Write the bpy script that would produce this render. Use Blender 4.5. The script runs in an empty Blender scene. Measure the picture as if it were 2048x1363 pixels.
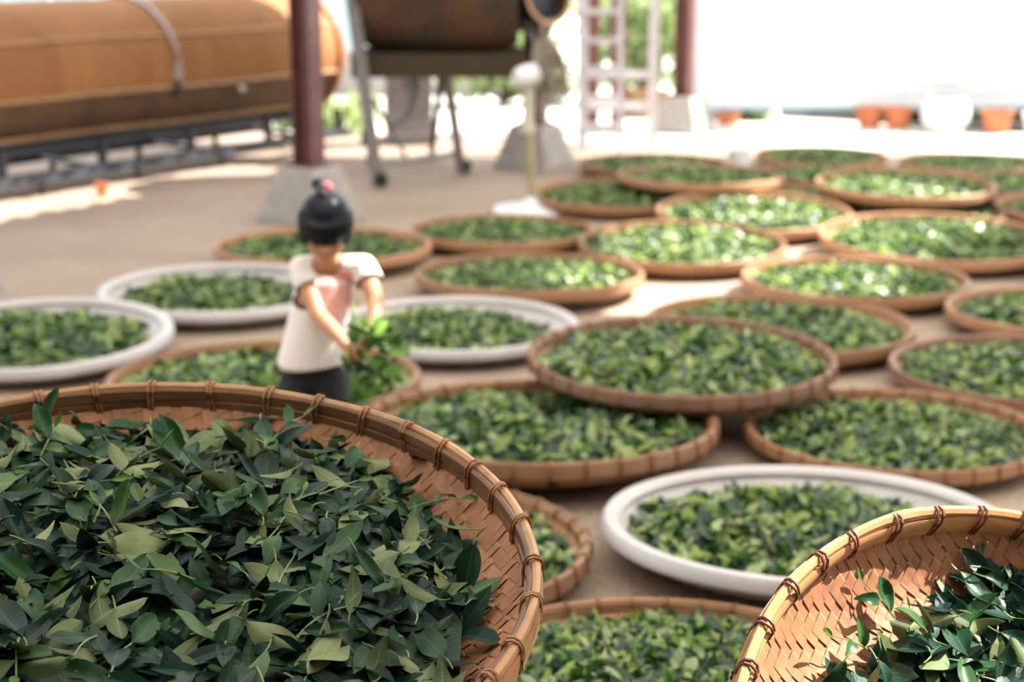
import bpy, bmesh, math, random
import numpy as np
from mathutils import Vector, Matrix, Euler, noise

# ------------------------------------------------------------------ camera, sky, sun, exposure
scn = bpy.context.scene
COL = scn.collection
TH = math.atan2(767, 3200.0)            # camera pitch below the horizon
FPX = 3200.0                            # 56 mm on 36 mm at 2048 px
CAMZ = 1.6
cam_d = bpy.data.cameras.new('camera')
cam_d.lens = 56.25; cam_d.sensor_width = 36.0; cam_d.sensor_fit = 'HORIZONTAL'
cam_d.dof.use_dof = True; cam_d.dof.focus_distance = 2.22; cam_d.dof.aperture_fstop = 3.3
cam_d.clip_start = 0.05; cam_d.clip_end = 200
cam = bpy.data.objects.new('camera', cam_d); COL.objects.link(cam)
cam.location = (0, 0, CAMZ); cam.rotation_euler = (math.pi/2 - TH, 0, 0)
scn.camera = cam

SUN = Vector((0.63, 0.16, 0.76)).normalized()
world = bpy.data.worlds.new('World'); scn.world = world; world.use_nodes = True
bg = world.node_tree.nodes['Background']
bg.inputs[0].default_value = (0.92, 0.96, 1.0, 1); bg.inputs[1].default_value = 1.5
sun_d = bpy.data.lights.new('sun', 'SUN'); sun_d.energy = 11.0; sun_d.angle = math.radians(0.7)
sun_d.color = (1.0, 0.95, 0.86)
sun = bpy.data.objects.new('sun', sun_d); COL.objects.link(sun)
sun.rotation_euler = SUN.to_track_quat('Z', 'Y').to_euler()
scn.view_settings.view_transform = 'Standard'; scn.view_settings.look = 'None'
scn.view_settings.gamma = 1.0; scn.view_settings.use_curve_mapping = False
scn.view_settings.exposure = 0.80
scn.cycles.use_denoising = True

# ------------------------------------------------------------------ helpers
random.seed(7); RNG = np.random.default_rng(11)
PI = math.pi
cT, sT = math.cos(TH), math.sin(TH)
def ray(px, py):
    u = (px-1024)/FPX; v = (681.5-py)/FPX
    return Vector((u, cT + v*sT, -sT + v*cT))
def G(px, py, z=0.0):                   # point of the horizontal plane z seen at a photo pixel
    d = ray(px, py); t = (z-CAMZ)/d.z
    return Vector((d.x*t, d.y*t, z))
def AT(px, py, Y):                      # point of the upright plane y = Y seen at a photo pixel
    d = ray(px, py); t = Y/d.y
    return Vector((d.x*t, Y, CAMZ+d.z*t))
def project(P):
    x, y, z = P[0], P[1], P[2]-CAMZ
    fw = y*cT - z*sT; up = y*sT + z*cT
    return 1024+FPX*x/fw, 681.5-FPX*up/fw, fw

def tag(o, label=None, cat=None, group=None, kind=None):
    if label: o['label'] = label
    if cat: o['category'] = cat
    if group: o['group'] = group
    if kind: o['kind'] = kind
    return o
def empty(name, loc=(0,0,0), rz=0.0, mat=None):
    o = bpy.data.objects.new(name, None); COL.objects.link(o); o.empty_display_size = 0.05
    if mat is not None: o.matrix_world = mat
    else:
        o.location = loc; o.rotation_euler = (0, 0, rz)
    return o
def link(name, me, parent=None, loc=(0,0,0), rot=(0,0,0)):
    o = bpy.data.objects.new(name, me); COL.objects.link(o)
    o.location = loc; o.rotation_euler = rot
    if parent is not None: o.parent = parent
    return o

class MB:
    """collects pieces of one part"""
    def __init__(s): s.v = []; s.f = []; s.mi = []
    def add(s, V, F, M=None, mi=0):
        n = len(s.v)
        for p in V:
            p = Vector(p)
            s.v.append(tuple(M @ p) if M is not None else tuple(p))
        s.f += [tuple(i+n for i in q) for q in F]; s.mi += [mi]*len(F)
        return s
    def box(s, c, size, rot=None, mi=0, taper=1.0):
        x, y, z = size[0]/2, size[1]/2, size[2]/2
        V = [(-x,-y,-z),(x,-y,-z),(x,y,-z),(-x,y,-z)] + [(a*taper,b*taper,z) for a,b in ((-x,-y),(x,-y),(x,y),(-x,y))]
        F = [(0,3,2,1),(4,5,6,7),(0,1,5,4),(1,2,6,5),(2,3,7,6),(3,0,4,7)]
        M = Matrix.Translation(c)
        if rot is not None: M = M @ (rot if isinstance(rot, Matrix) else Euler(rot).to_matrix().to_4x4())
        return s.add(V, F, M, mi)
    def tube(s, pts, rad, n=8, mi=0, closed=False, flat=1.0):
        pts = [Vector(p) for p in pts]; m = len(pts)
        if not hasattr(rad, '__len__'): rad = [rad]*m
        V = []; F = []; up = Vector((0.123, 0.077, 1)).normalized()
        for i, p in enumerate(pts):
            if closed: t = pts[(i+1) % m]-pts[i-1]
            else: t = pts[min(i+1, m-1)]-pts[max(i-1, 0)]
            t = t.normalized() if t.length > 1e-9 else Vector((0,0,1))
            a = t.cross(up)
            if a.length < 1e-3: a = t.cross(Vector((1,0,0)))
            a.normalize(); b = t.cross(a)
            for k in range(n):
                w = 2*PI*k/n
                V.append(p + a*math.cos(w)*rad[i] + b*math.sin(w)*rad[i]*flat)
        for i in range(m if closed else m-1):
            j = (i+1) % m
            for k in range(n): F.append((i*n+k, i*n+(k+1) % n, j*n+(k+1) % n, j*n+k))
        if not closed: F += [tuple(range(n-1, -1, -1)), tuple(range((m-1)*n, m*n))]
        return s.add(V, F, None, mi)
    def lathe(s, prof, n=48, M=None, closed=False, mi=0, caps=False):
        V = []; F = []; m = len(prof)
        for k in range(n):
            a = 2*PI*k/n; ca, sa = math.cos(a), math.sin(a)
            V += [(r*ca, r*sa, z) for r, z in prof]
        for k in range(n):
            k2 = (k+1) % n
            for i in range(m if closed else m-1):
                j = (i+1) % m
                F.append((k*m+i, k2*m+i, k2*m+j, k*m+j))
        if caps:
            F.append(tuple(k*m for k in range(n-1, -1, -1))); F.append(tuple(k*m+m-1 for k in range(n)))
        return s.add(V, F, M, mi)
    def mesh(s, name, mats, smooth=False):
        me = bpy.data.meshes.new(name); me.from_pydata(s.v, [], s.f)
        for m in (mats if isinstance(mats, (list, tuple)) else [mats]): me.materials.append(m)
        if any(s.mi): me.polygons.foreach_set('material_index', s.mi)
        bm = bmesh.new(); bm.from_mesh(me); bmesh.ops.recalc_face_normals(bm, faces=bm.faces); bm.to_mesh(me); bm.free()
        if smooth: smooth_mesh(me)
        me.update(); return me
    def build(s, name, mats, parent=None, smooth=False, loc=(0,0,0), rot=(0,0,0)):
        return link(name, s.mesh(name, mats, smooth), parent, loc, rot)
def smooth_mesh(me, ang=40):
    me.polygons.foreach_set('use_smooth', [True]*len(me.polygons))
    try: me.set_sharp_from_angle(angle=math.radians(ang))
    except Exception: pass
def axis_mat(loc, axis, roll=0.0):      # local z along axis
    q = Vector(axis).normalized().to_track_quat('Z', 'Y')
    return Matrix.Translation(loc) @ q.to_matrix().to_4x4() @ Matrix.Rotation(roll, 4, 'Z')
def bevel_mod(o, w=0.006, seg=2):
    m = o.modifiers.new('edge', 'BEVEL'); m.width = w; m.segments = seg; m.limit_method = 'ANGLE'
    return o

# ------------------------------------------------------------------ materials
class NT:
    def __init__(s, name):
        s.m = bpy.data.materials.new(name); s.m.use_nodes = True
        s.t = s.m.node_tree; s.n = s.t.nodes; s.l = s.t.links
        s.b = s.n['Principled BSDF']; s.out = s.n['Material Output']
    def new(s, typ, **kw):
        n = s.n.new(typ)
        for k, v in kw.items(): setattr(n, k, v)
        return n
    def link(s, a, b): s.l.new(a, b)
    def ramp(s, fac, stops, interp='LINEAR'):
        r = s.new('ShaderNodeValToRGB'); r.color_ramp.interpolation = interp
        e = r.color_ramp.elements
        while len(e) < len(stops): e.new(0.5)
        for i, (p, c) in enumerate(stops):
            e[i].position = p; e[i].color = (c[0], c[1], c[2], 1)
        s.link(fac, r.inputs[0]); return r.outputs[0]
    def mix(s, fac, a, b, mode='MIX'):
        n = s.new('ShaderNodeMix', data_type='RGBA', blend_type=mode)
        for sock, v in ((n.inputs[0], fac), (n.inputs[6], a), (n.inputs[7], b)):
            if isinstance(v, bpy.types.NodeSocket): s.link(v, sock)
            elif isinstance(v, (int, float)): sock.default_value = v
            else: sock.default_value = (v[0], v[1], v[2], 1)
        return n.outputs[2]
    def math(s, op, a, b=None, clamp=False):
        n = s.new('ShaderNodeMath', operation=op, use_clamp=clamp)
        for sock, v in ((n.inputs[0], a), (n.inputs[1], b)):
            if v is None: continue
            if isinstance(v, bpy.types.NodeSocket): s.link(v, sock)
            else: sock.default_value = v
        return n.outputs[0]
    def coords(s, stretch=(1,1,1), kind='Object', rot=(0,0,0)):
        tc = s.new('ShaderNodeTexCoord'); mp = s.new('ShaderNodeMapping')
        mp.inputs['Scale'].default_value = stretch; mp.inputs['Rotation'].default_value = rot
        s.link(tc.outputs[kind], mp.inputs[0]); return mp.outputs[0]
    def noise(s, vec, scale, detail=3.0, rough=0.55):
        n = s.new('ShaderNodeTexNoise'); n.inputs['Scale'].default_value = scale
        n.inputs['Detail'].default_value = detail; n.inputs['Roughness'].default_value = rough
        s.link(vec, n.inputs['Vector']); return n.outputs['Fac']
    def bump(s, h, strength=0.3, dist=0.01):
        n = s.new('ShaderNodeBump'); n.inputs['Strength'].default_value = strength
        n.inputs['Distance'].default_value = dist; s.link(h, n.inputs['Height'])
        s.link(n.outputs[0], s.b.inputs['Normal']); return n
    def set(s, rough=0.5, spec=0.5, metal=0.0):
        s.b.inputs['Roughness'].default_value = rough; s.b.inputs['Metallic'].default_value = metal
        s.b.inputs['Specular IOR Level'].default_value = spec; return s
    def base(s, c):
        if isinstance(c, bpy.types.NodeSocket): s.link(c, s.b.inputs['Base Color'])
        else: s.b.inputs['Base Color'].default_value = (*c, 1)

def simple(name, c1, c2=None, scale=6.0, rough=0.6, spec=0.4, metal=0.0, bump=0.0, bscale=40.0, stretch=(1,1,1), kind='Object', bdist=0.01):
    t = NT(name).set(rough, spec, metal)
    v = t.coords(stretch, kind)
    if c2 is None: c2 = tuple(x*0.8 for x in c1)
    f = t.noise(v, scale, 4.0)
    t.base(t.ramp(f, [(0.35, c1), (0.65, c2)]))
    if bump: t.bump(t.noise(v, bscale, 4.0), bump, bdist)
    return t.m

def bamboo(name, light, dark, stain, rand=0.25, scale=10, stretch=(1,1,1), rough=0.5):
    t = NT(name).set(rough, 0.3)
    v = t.coords(stretch)
    f = t.noise(v, scale, 5.0, 0.6)
    c = t.ramp(f, [(0.30, light), (0.70, dark)])
    st = t.noise(t.coords((1,1,1)), 9.0, 4.0, 0.65)
    sf = t.ramp(st, [(0.52, (0,0,0)), (0.72, (1,1,1))])
    c = t.mix(t.math('MULTIPLY', sf, 0.7), c, stain)
    oi = t.new('ShaderNodeObjectInfo')
    k = t.math('ADD', t.math('MULTIPLY', oi.outputs['Random'], rand), 1-rand*0.6)
    hs = t.new('ShaderNodeHueSaturation'); t.link(c, hs.inputs['Color']); t.link(k, hs.inputs['Value'])
    t.base(hs.outputs[0])
    t.bump(t.noise(v, scale*3, 3.0), 0.25, 0.002)
    return t.m

# leaf materials read the point colour "leaf": r = distance from the midrib, g = position along the leaf, b = random tone
def leafmat(name, stops, vein, rough, spec, trans, veinw=0.10, use_obj=True, veinmix=0.5):
    t = NT(name).set(rough, spec)
    at = t.new('ShaderNodeAttribute', attribute_name='leaf')
    sp = t.new('ShaderNodeSeparateColor'); t.link(at.outputs['Color'], sp.inputs[0])
    r = sp.outputs[2]
    if use_obj:
        oi = t.new('ShaderNodeObjectInfo')
        r = t.math('FRACT', t.math('ADD', r, oi.outputs['Random']))
    c = t.ramp(r, stops)
    nz = t.noise(t.coords((1,1,1)), 60.0, 3.0)
    hs = t.new('ShaderNodeHueSaturation'); t.link(c, hs.inputs['Color'])
    t.link(t.math('ADD', t.math('MULTIPLY', nz, 0.5), 0.75), hs.inputs['Value'])
    vm = t.math('SUBTRACT', 1.0, t.math('DIVIDE', sp.outputs[0], veinw, clamp=True), clamp=True)
    c = t.mix(t.math('MULTIPLY', vm, veinmix), hs.outputs[0], vein)
    t.base(c)
    # side veins as fine relief
    ph = t.math('ADD', t.math('MULTIPLY', sp.outputs[1], 60.0), t.math('MULTIPLY', sp.outputs[0], -9.0))
    h = t.math('SINE', ph); h = t.math('POWER', t.math('ABSOLUTE', h), 0.5)
    t.bump(h, 0.12, 0.002)
    tr = t.new('ShaderNodeBsdfTranslucent'); ms = t.new('ShaderNodeMixShader')
    tc = t.new('ShaderNodeHueSaturation'); tc.inputs['Value'].default_value = 1.6; tc.inputs['Saturation'].default_value = 1.15
    t.link(c, tc.inputs['Color']); t.link(tc.outputs[0], tr.inputs['Color'])
    ms.inputs[0].default_value = trans
    t.link(t.b.outputs[0], ms.inputs[1]); t.link(tr.outputs[0], ms.inputs[2]); t.link(ms.outputs[0], t.out.inputs[0])
    return t.m

MAT = {}
MAT['leaf_up'] = leafmat('leaf_upper', [(0.0,(0.005,0.024,0.020)),(0.5,(0.010,0.046,0.021)),(0.85,(0.020,0.074,0.020)),(1.0,(0.050,0.115,0.022))], (0.09,0.15,0.05), 0.36, 0.24, 0.14)
MAT['leaf_low'] = leafmat('leaf_underside', [(0.0,(0.07,0.11,0.045)),(0.5,(0.135,0.175,0.078)),(1.0,(0.24,0.27,0.125))], (0.32,0.36,0.20), 0.55, 0.22, 0.14, 0.08)
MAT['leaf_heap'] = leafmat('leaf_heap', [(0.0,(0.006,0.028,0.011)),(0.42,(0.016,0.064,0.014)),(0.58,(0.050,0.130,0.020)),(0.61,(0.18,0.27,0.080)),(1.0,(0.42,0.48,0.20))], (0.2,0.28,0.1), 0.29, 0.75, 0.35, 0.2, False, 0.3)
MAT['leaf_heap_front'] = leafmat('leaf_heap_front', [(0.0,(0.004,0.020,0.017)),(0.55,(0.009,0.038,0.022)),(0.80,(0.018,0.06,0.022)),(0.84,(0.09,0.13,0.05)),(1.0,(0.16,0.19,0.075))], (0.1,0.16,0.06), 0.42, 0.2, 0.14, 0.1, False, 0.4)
MAT['leaf_fresh'] = leafmat('leaf_fresh', [(0.0,(0.05,0.17,0.025)),(0.6,(0.12,0.30,0.04)),(1.0,(0.26,0.44,0.08))], (0.3,0.45,0.15), 0.34, 0.5, 0.3)
MAT['leaf_tree'] = leafmat('leaf_tree', [(0.0,(0.10,0.16,0.06)),(0.5,(0.24,0.31,0.13)),(1.0,(0.48,0.52,0.28))], (0.3,0.4,0.15), 0.45, 0.4, 0.35, 0.2, False)
MAT['stalk'] = simple('stalk', (0.13,0.19,0.06), (0.20,0.25,0.09), 30, 0.5)
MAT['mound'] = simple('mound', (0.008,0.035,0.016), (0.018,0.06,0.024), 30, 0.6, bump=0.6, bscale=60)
MAT['strip'] = bamboo('bamboo_strip', (0.42,0.20,0.095), (0.32,0.142,0.066), (0.20,0.09,0.062), 0.30, 14, (1,1,1), 0.65)
MAT['strip_sun'] = bamboo('bamboo_strip_darkened', (0.35,0.158,0.075), (0.27,0.115,0.054), (0.17,0.075,0.055), 0.30, 14, (1,1,1), 0.65)  # strip bamboo darkened so the sunlit tilted basket does not burn out
MAT['hoop'] = bamboo('bamboo_hoop', (0.54,0.30,0.135), (0.38,0.185,0.08), (0.22,0.10,0.055), 0.12, 7, (1,1,6), 0.33)
MAT['hoop_dark'] = bamboo('bamboo_hoop_aged', (0.24,0.115,0.05), (0.135,0.062,0.032), (0.08,0.04,0.028), 0.15, 6, (1,1,8), 0.36)
MAT['rattan'] = bamboo('rattan', (0.36,0.17,0.075), (0.27,0.115,0.05), (0.20,0.08,0.045), 0.3, 30)
MAT['rattan_dark'] = bamboo('rattan_dark', (0.17,0.06,0.035), (0.11,0.038,0.022), (0.07,0.03,0.02), 0.3, 30)
MAT['tray_hoop'] = bamboo('tray_hoop', (0.40,0.215,0.115), (0.28,0.14,0.075), (0.19,0.095,0.06), 0.5, 5, (1,1,6), 0.4)
MAT['tray_hoop_old'] = bamboo('tray_hoop_old', (0.30,0.17,0.115), (0.21,0.11,0.08), (0.15,0.08,0.06), 0.2, 5, (1,1,6), 0.4)
MAT['white'] = simple('white_enamel', (0.51,0.465,0.465), (0.44,0.40,0.40), 5, 0.35, 0.5, bump=0.1, bscale=20)

def weave_mat():
    t = NT('woven_bamboo').set(0.55, 0.3)
    v = t.coords((1,1,1), 'Object', (0,0,0.6))
    br = t.new('ShaderNodeTexBrick'); br.offset = 0.5
    br.inputs['Color1'].default_value = (0.52,0.30,0.15,1); br.inputs['Color2'].default_value = (0.40,0.215,0.10,1)
    br.inputs['Mortar'].default_value = (0.14,0.065,0.03,1); br.inputs['Scale'].default_value = 14.0
    br.inputs['Mortar Size'].default_value = 0.03; br.inputs['Row Height'].default_value = 0.22; br.inputs['Brick Width'].default_value = 0.55
    t.link(v, br.inputs['Vector']); t.base(br.outputs['Color']); t.bump(br.outputs['Fac'], -0.4, 0.004)
    return t.m
MAT['weave'] = weave_mat()

def floor_mat():
    t = NT('floor_concrete').set(0.75, 0.3)
    v = t.coords((1,1,1))
    a = t.noise(v, 1.3, 5.0, 0.6); b = t.noise(v, 55.0, 3.0, 0.7)
    c = t.ramp(a, [(0.3,(0.42,0.325,0.255)),(0.7,(0.32,0.242,0.19))])
    d = t.ramp(b, [(0.35,(0.60,0.58,0.56)),(0.62,(1.12,1.1,1.08))])
    t.base(t.mix(1.0, c, d, 'MULTIPLY')); t.bump(b, 0.5, 0.006)
    return t.m
MAT['floor'] = floor_mat()
MAT['concrete'] = simple('concrete', (0.36,0.33,0.31), (0.29,0.26,0.245), 8, 0.8, 0.2, bump=0.3, bscale=60)
MAT['steel_red'] = simple('red_oxide_steel', (0.15,0.055,0.052), (0.10,0.036,0.035), 6, 0.35, 0.5, bump=0.1)
MAT['steel_grey'] = simple('grey_steel', (0.25,0.235,0.235), (0.19,0.178,0.18), 9, 0.4, 0.5, 0.2, bump=0.1)
MAT['steel_dark'] = simple('dark_steel', (0.055,0.06,0.07), (0.035,0.04,0.05), 9, 0.45, 0.5, 0.3)
MAT['steel_blue'] = simple('slate_steel', (0.055,0.066,0.082), (0.04,0.048,0.062), 9, 0.4, 0.5, 0.2)
MAT['black'] = simple('black_rubber', (0.012,0.016,0.02), (0.02,0.024,0.028), 9, 0.5)
MAT['cream'] = simple('cream_plastic', (0.60,0.56,0.46), (0.52,0.48,0.38), 5, 0.35)
MAT['white_paint'] = simple('white_paint', (0.80,0.79,0.80), (0.72,0.71,0.73), 5, 0.4)
MAT['white_metal'] = simple('white_frame', (0.66,0.63,0.66), (0.56,0.53,0.56), 5, 0.4)
MAT['brass'] = simple('khaki_pole', (0.42,0.36,0.22), (0.34,0.28,0.16), 8, 0.3, 0.5, 0.3)
MAT['fan_mesh'] = simple('fan_guard', (0.34,0.29,0.22), (0.28,0.23,0.17), 8, 0.4)
MAT['terracotta'] = simple('terracotta', (0.60,0.20,0.09), (0.50,0.15,0.07), 8, 0.7)
MAT['brick_red'] = simple('red_brown_post', (0.17,0.06,0.05), (0.13,0.05,0.042), 8, 0.6)
MAT['wood'] = simple('stand_wood', (0.30,0.18,0.09), (0.22,0.13,0.065), 5, 0.6, stretch=(1,1,8))
MAT['bark'] = simple('bark', (0.16,0.11,0.07), (0.10,0.07,0.045), 12, 0.8, bump=0.6, bscale=30)
MAT['soil'] = simple('soil', (0.05,0.035,0.025), (0.03,0.022,0.018), 14, 0.9, bump=0.8, bscale=30)

def canvas_mat():
    t = NT('drum_canvas').set(0.7, 0.2)
    v = t.coords((1,1,0.15))
    a = t.noise(v, 3.0, 5.0, 0.6)
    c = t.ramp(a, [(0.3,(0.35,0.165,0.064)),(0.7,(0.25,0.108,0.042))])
    w = t.noise(t.coords((1,1,8)), 60, 2.0)
    t.base(c); t.bump(w, 0.3, 0.004)
    return t.m
MAT['canvas'] = canvas_mat()
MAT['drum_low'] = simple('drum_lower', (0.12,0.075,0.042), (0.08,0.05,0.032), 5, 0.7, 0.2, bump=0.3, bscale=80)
MAT['batten'] = simple('batten', (0.44,0.26,0.13), (0.33,0.18,0.085), 6, 0.5)
MAT['strap'] = simple('strap', (0.42,0.36,0.36), (0.36,0.30,0.30), 6, 0.5)
MAT['hopper'] = simple('hopper_brown', (0.11,0.052,0.026), (0.04,0.034,0.027), 2.6, 0.55, 0.3, bump=0.15, bscale=30)
MAT['hopper_band'] = simple('hopper_band', (0.075,0.055,0.032), (0.05,0.04,0.026), 30, 0.7, 0.2, bump=0.5, bscale=70)
MAT['rust'] = simple('rust_orange', (0.38,0.16,0.06), (0.28,0.11,0.045), 6, 0.6)

def sheet_mat(name, col, transl, tr):
    t = NT(name).set(0.5, 0.3); v = t.coords((1,1,1))
    c = t.ramp(t.noise(v, 2.0, 3.0), [(0.3, col), (0.7, tuple(x*0.93 for x in col))]); t.base(c)
    b = t.new('ShaderNodeBsdfTranslucent'); b.inputs[0].default_value = (*transl, 1)
    m = t.new('ShaderNodeMixShader'); m.inputs[0].default_value = tr
    t.link(t.b.outputs[0], m.inputs[1]); t.link(b.outputs[0], m.inputs[2]); t.link(m.outputs[0], t.out.inputs[0])
    return t.m
MAT['roof'] = sheet_mat('roof_sheet', (0.62,0.60,0.56), (0.95,0.95,0.90), 0.34)
MAT['shutter'] = sheet_mat('white_sheet', (0.72,0.74,0.76), (0.85,0.88,0.92), 0.3)
MAT['blue_sheet'] = sheet_mat('pale_blue_sheet', (0.34,0.45,0.52), (0.5,0.62,0.7), 0.2)

def skin_mat():
    t = NT('skin').set(0.5, 0.35); v = t.coords((1,1,1))
    t.base(t.ramp(t.noise(v, 12, 3), [(0.3,(0.52,0.27,0.15)),(0.7,(0.46,0.22,0.125))]))
    t.b.inputs['Subsurface Weight'].default_value = 0.12; t.b.inputs['Subsurface Radius'].default_value = (0.02,0.008,0.004)
    return t.m
MAT['skin'] = skin_mat()
MAT['lip'] = simple('lip', (0.48,0.17,0.14), (0.42,0.15,0.12), 9, 0.4)
MAT['eye'] = simple('dark_eye', (0.015,0.012,0.012), (0.02,0.015,0.015), 9, 0.2)
def hair_mat():
    t = NT('hair').set(0.33, 0.10)
    v = t.coords((40,40,2.5))
    n = t.noise(v, 3.0, 2.0)
    t.base(t.ramp(n, [(0.3,(0.005,0.008,0.012)),(0.7,(0.011,0.012,0.016))])); t.bump(n, 0.35, 0.004)
    return t.m
MAT['hair'] = hair_mat()
MAT['pink'] = simple('pink_band', (0.80,0.16,0.20), (0.72,0.12,0.17), 9, 0.5)
MAT['trousers'] = simple('black_trousers', (0.006,0.006,0.009), (0.010,0.009,0.012), 12, 0.8, bump=0.2, bscale=90)
MAT['shoe'] = simple('shoe', (0.35,0.10,0.12), (0.3,0.08,0.1), 9, 0.5)

# ------------------------------------------------------------------ setting: floor, roof, back wall
E1 = Vector((0.524, 0.852, 0)).normalized()     # the hall's long axis, running away to the right
E2 = Vector((0.852, -0.524, 0)).normalized()
mb = MB(); mb.v = [(-40,-14,0),(40,-14,0),(40,60,0),(-40,60,0)]; mb.f = [(0,1,2,3)]; mb.mi = [0]
tag(mb.build('floor', MAT['floor']), 'brown grey pebbled concrete floor under all the trays', 'floor', kind='structure')

mb = MB(); mb.v = [(-30, 15.2, 0.004), (-1.8, 15.05, 0.004), (2.075, 13.96, 0.004), (10.7, 11.44, 0.004), (30, 11.44, 0.004), (30, 50, 0.004), (-30, 50, 0.004)]; mb.f = [tuple(range(7))]; mb.mi = [0]  # second floor surface, coloured paler to strengthen the sunlight past the roof
tag(mb.build('ground_sun_paled', simple('sun_paled_floor', (0.66,0.64,0.60), (0.58,0.56,0.52), 1.5, 0.8, 0.2, bump=0.3, bscale=30)), 'floor beyond the shed roof, made paler where the sun falls', 'paving', kind='structure')
ROOFZ = 3.4
def inpoly(x, y, P):
    c = False
    for i in range(len(P)):
        x1, y1 = P[i]; x2, y2 = P[i-1]
        if (y1 > y) != (y2 > y) and x < (x2-x1)*(y-y1)/(y2-y1)+x1: c = not c
    return c
PATCH = [tuple(G(a, b, 0.08).xy) for a, b in ((1170,478),(1300,430),(1480,402),(1690,402),(1800,415),(1985,438),(1995,470),(1840,500),(1800,545),(1750,590),(1600,600),(1480,597),(1290,596),(1010,566),(1090,535),(1200,520))]
def lit(x, y):  # floor spots for which gaps are cut in the unseen roof
    if (x-2.075)*0.28+(y-13.96)*0.96 > 0: return True
    d = (x+2.69)*-0.852+(y-10.98)*0.524
    s = (x+2.69)*0.524+(y-10.98)*0.852
    if -0.10 < d < 0.50 and s < 1.7: return True
    if d > 2.3: return True
    if inpoly(x, y, PATCH): return True
    if (x-0.08)**2+(y-1.98)**2 < 0.62**2: return True
    if (x+1.05)**2+(y-4.76)**2 < 0.15**2: return True
    if (x+0.91)**2+(y-4.61)**2 < 0.13**2: return True
    if (x+1.37)**2+(y-4.69)**2 < 0.13**2: return True
    return False
def roof():
    c = 0.12; off = (ROOFZ/SUN.z)*Vector((SUN.x, SUN.y))
    idx = {}; V = []; F = []
    def vid(i, j):
        if (i, j) not in idx:
            idx[(i, j)] = len(V); V.append((i*c, j*c, ROOFZ + 0.012*math.sin(i*2.1)))
        return idx[(i, j)]
    for i in range(-84, 84):
        for j in range(-50, 116):
            x, y = (i+0.5)*c, (j+0.5)*c
            if not lit(x-off.x, y-off.y): F.append((vid(i,j), vid(i+1,j), vid(i+1,j+1), vid(i,j+1)))
    me = bpy.data.meshes.new('roof'); me.from_pydata(V, [], F); me.materials.append(MAT['roof']); me.materials.append(MAT['drum_low'])
    me.polygons.foreach_set('material_index', [1 if V[q[0]][1] < 0.5 or -2.4 < (V[q[0]][0]+2.69)*-0.852+(V[q[0]][1]-10.98)*0.524 < -0.1 else 0 for q in F])       # opaque boards added to darken the front baskets and the left floor
    o = link('roof', me); tag(o, 'unseen corrugated shed roof, translucent sheets and gaps shaped to light the floor', 'roof', kind='structure')
roof()

def back_wall():
    r = empty('wall_back', (0, 0, 0)); tag(r, 'pale blue sheet wall far behind the machines', 'wall', kind='structure')
    x = -13.0; k = 0
    while x < -0.7:
        w = 0.92
        mb = MB(); n = 12; V = []; F = []
        for i in range(n+1):
            xx = x + w*i/n; yy = 19.2 + 0.02*math.sin(i*PI/2)
            V += [(xx, yy, 0.55), (xx, yy, 2.6)]
        for i in range(n): F.append((2*i, 2*i+2, 2*i+3, 2*i+1))
        mb.add(V, F); mb.build('panel', MAT['blue_sheet'], r)
        x += w+0.03; k += 1
    mb = MB(); mb.box((-6.6, 19.25, 0.27), (13.0, 0.14, 0.54)); mb.build('plinth', MAT['concrete'], r)
    for i in range(7):
        mb = MB(); mb.box((-13.0+i*2.0, 19.3, 1.4), (0.10, 0.10, 2.8)); mb.build('post', MAT['brick_red'], r)
back_wall()
mb = MB(); mb.box((0, -3.6, 1.7), (20, 0.12, 3.4)); tag(mb.build('wall_light_block', simple('board_wall', (0.30,0.25,0.20), (0.24,0.20,0.16), 3, 0.8)), 'unseen brown board wall added behind the viewer to cut frontal light', 'wall', kind='structure')  # added out of view to reduce sky light from the camera side

# ------------------------------------------------------------------ steel columns on concrete feet
AZ = math.atan2(E1.y, E1.x)
COLPOS = [(-2.70, 7.35), (-1.26, 9.92), (0.18, 12.49), (1.60, 15.06)]
COLLAB = ['concrete column foot at the edge of the floor beside the white trays',
          'red-brown steel column on a concrete foot behind the girl',
          'red-brown steel column on a concrete foot behind the pedestal fan',
          'red-brown steel column on a concrete foot beside the white slatted screen']
for i, (x, y) in enumerate(COLPOS):
    r = empty('steel_column', (x, y, 0), AZ); tag(r, COLLAB[i], 'column', 'red-brown steel columns in a row', 'structure')
    s = 0.8
    mb = MB(); mb.box((0,0,0.17), (0.52*s+0.08,0.52*s+0.08,0.34), taper=0.58); bevel_mod(mb.build('concrete_foot', MAT['concrete'], r), 0.012)
    h = ROOFZ-0.36
    for sy in (-1, 1):
        mb = MB(); mb.box((0, sy*0.085*s, 0.36+h/2), (0.16*s, 0.014, h)); mb.build('flange', MAT['steel_red'], r)
    mb = MB(); mb.box((0, 0, 0.36+h/2), (0.012, 0.17*s, h)); mb.build('web', MAT['steel_red'], r)
    mb = MB(); mb.box((0, 0, 0.35), (0.24*s, 0.26*s, 0.02)); mb.build('base_plate', MAT['steel_red'], r)

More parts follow.
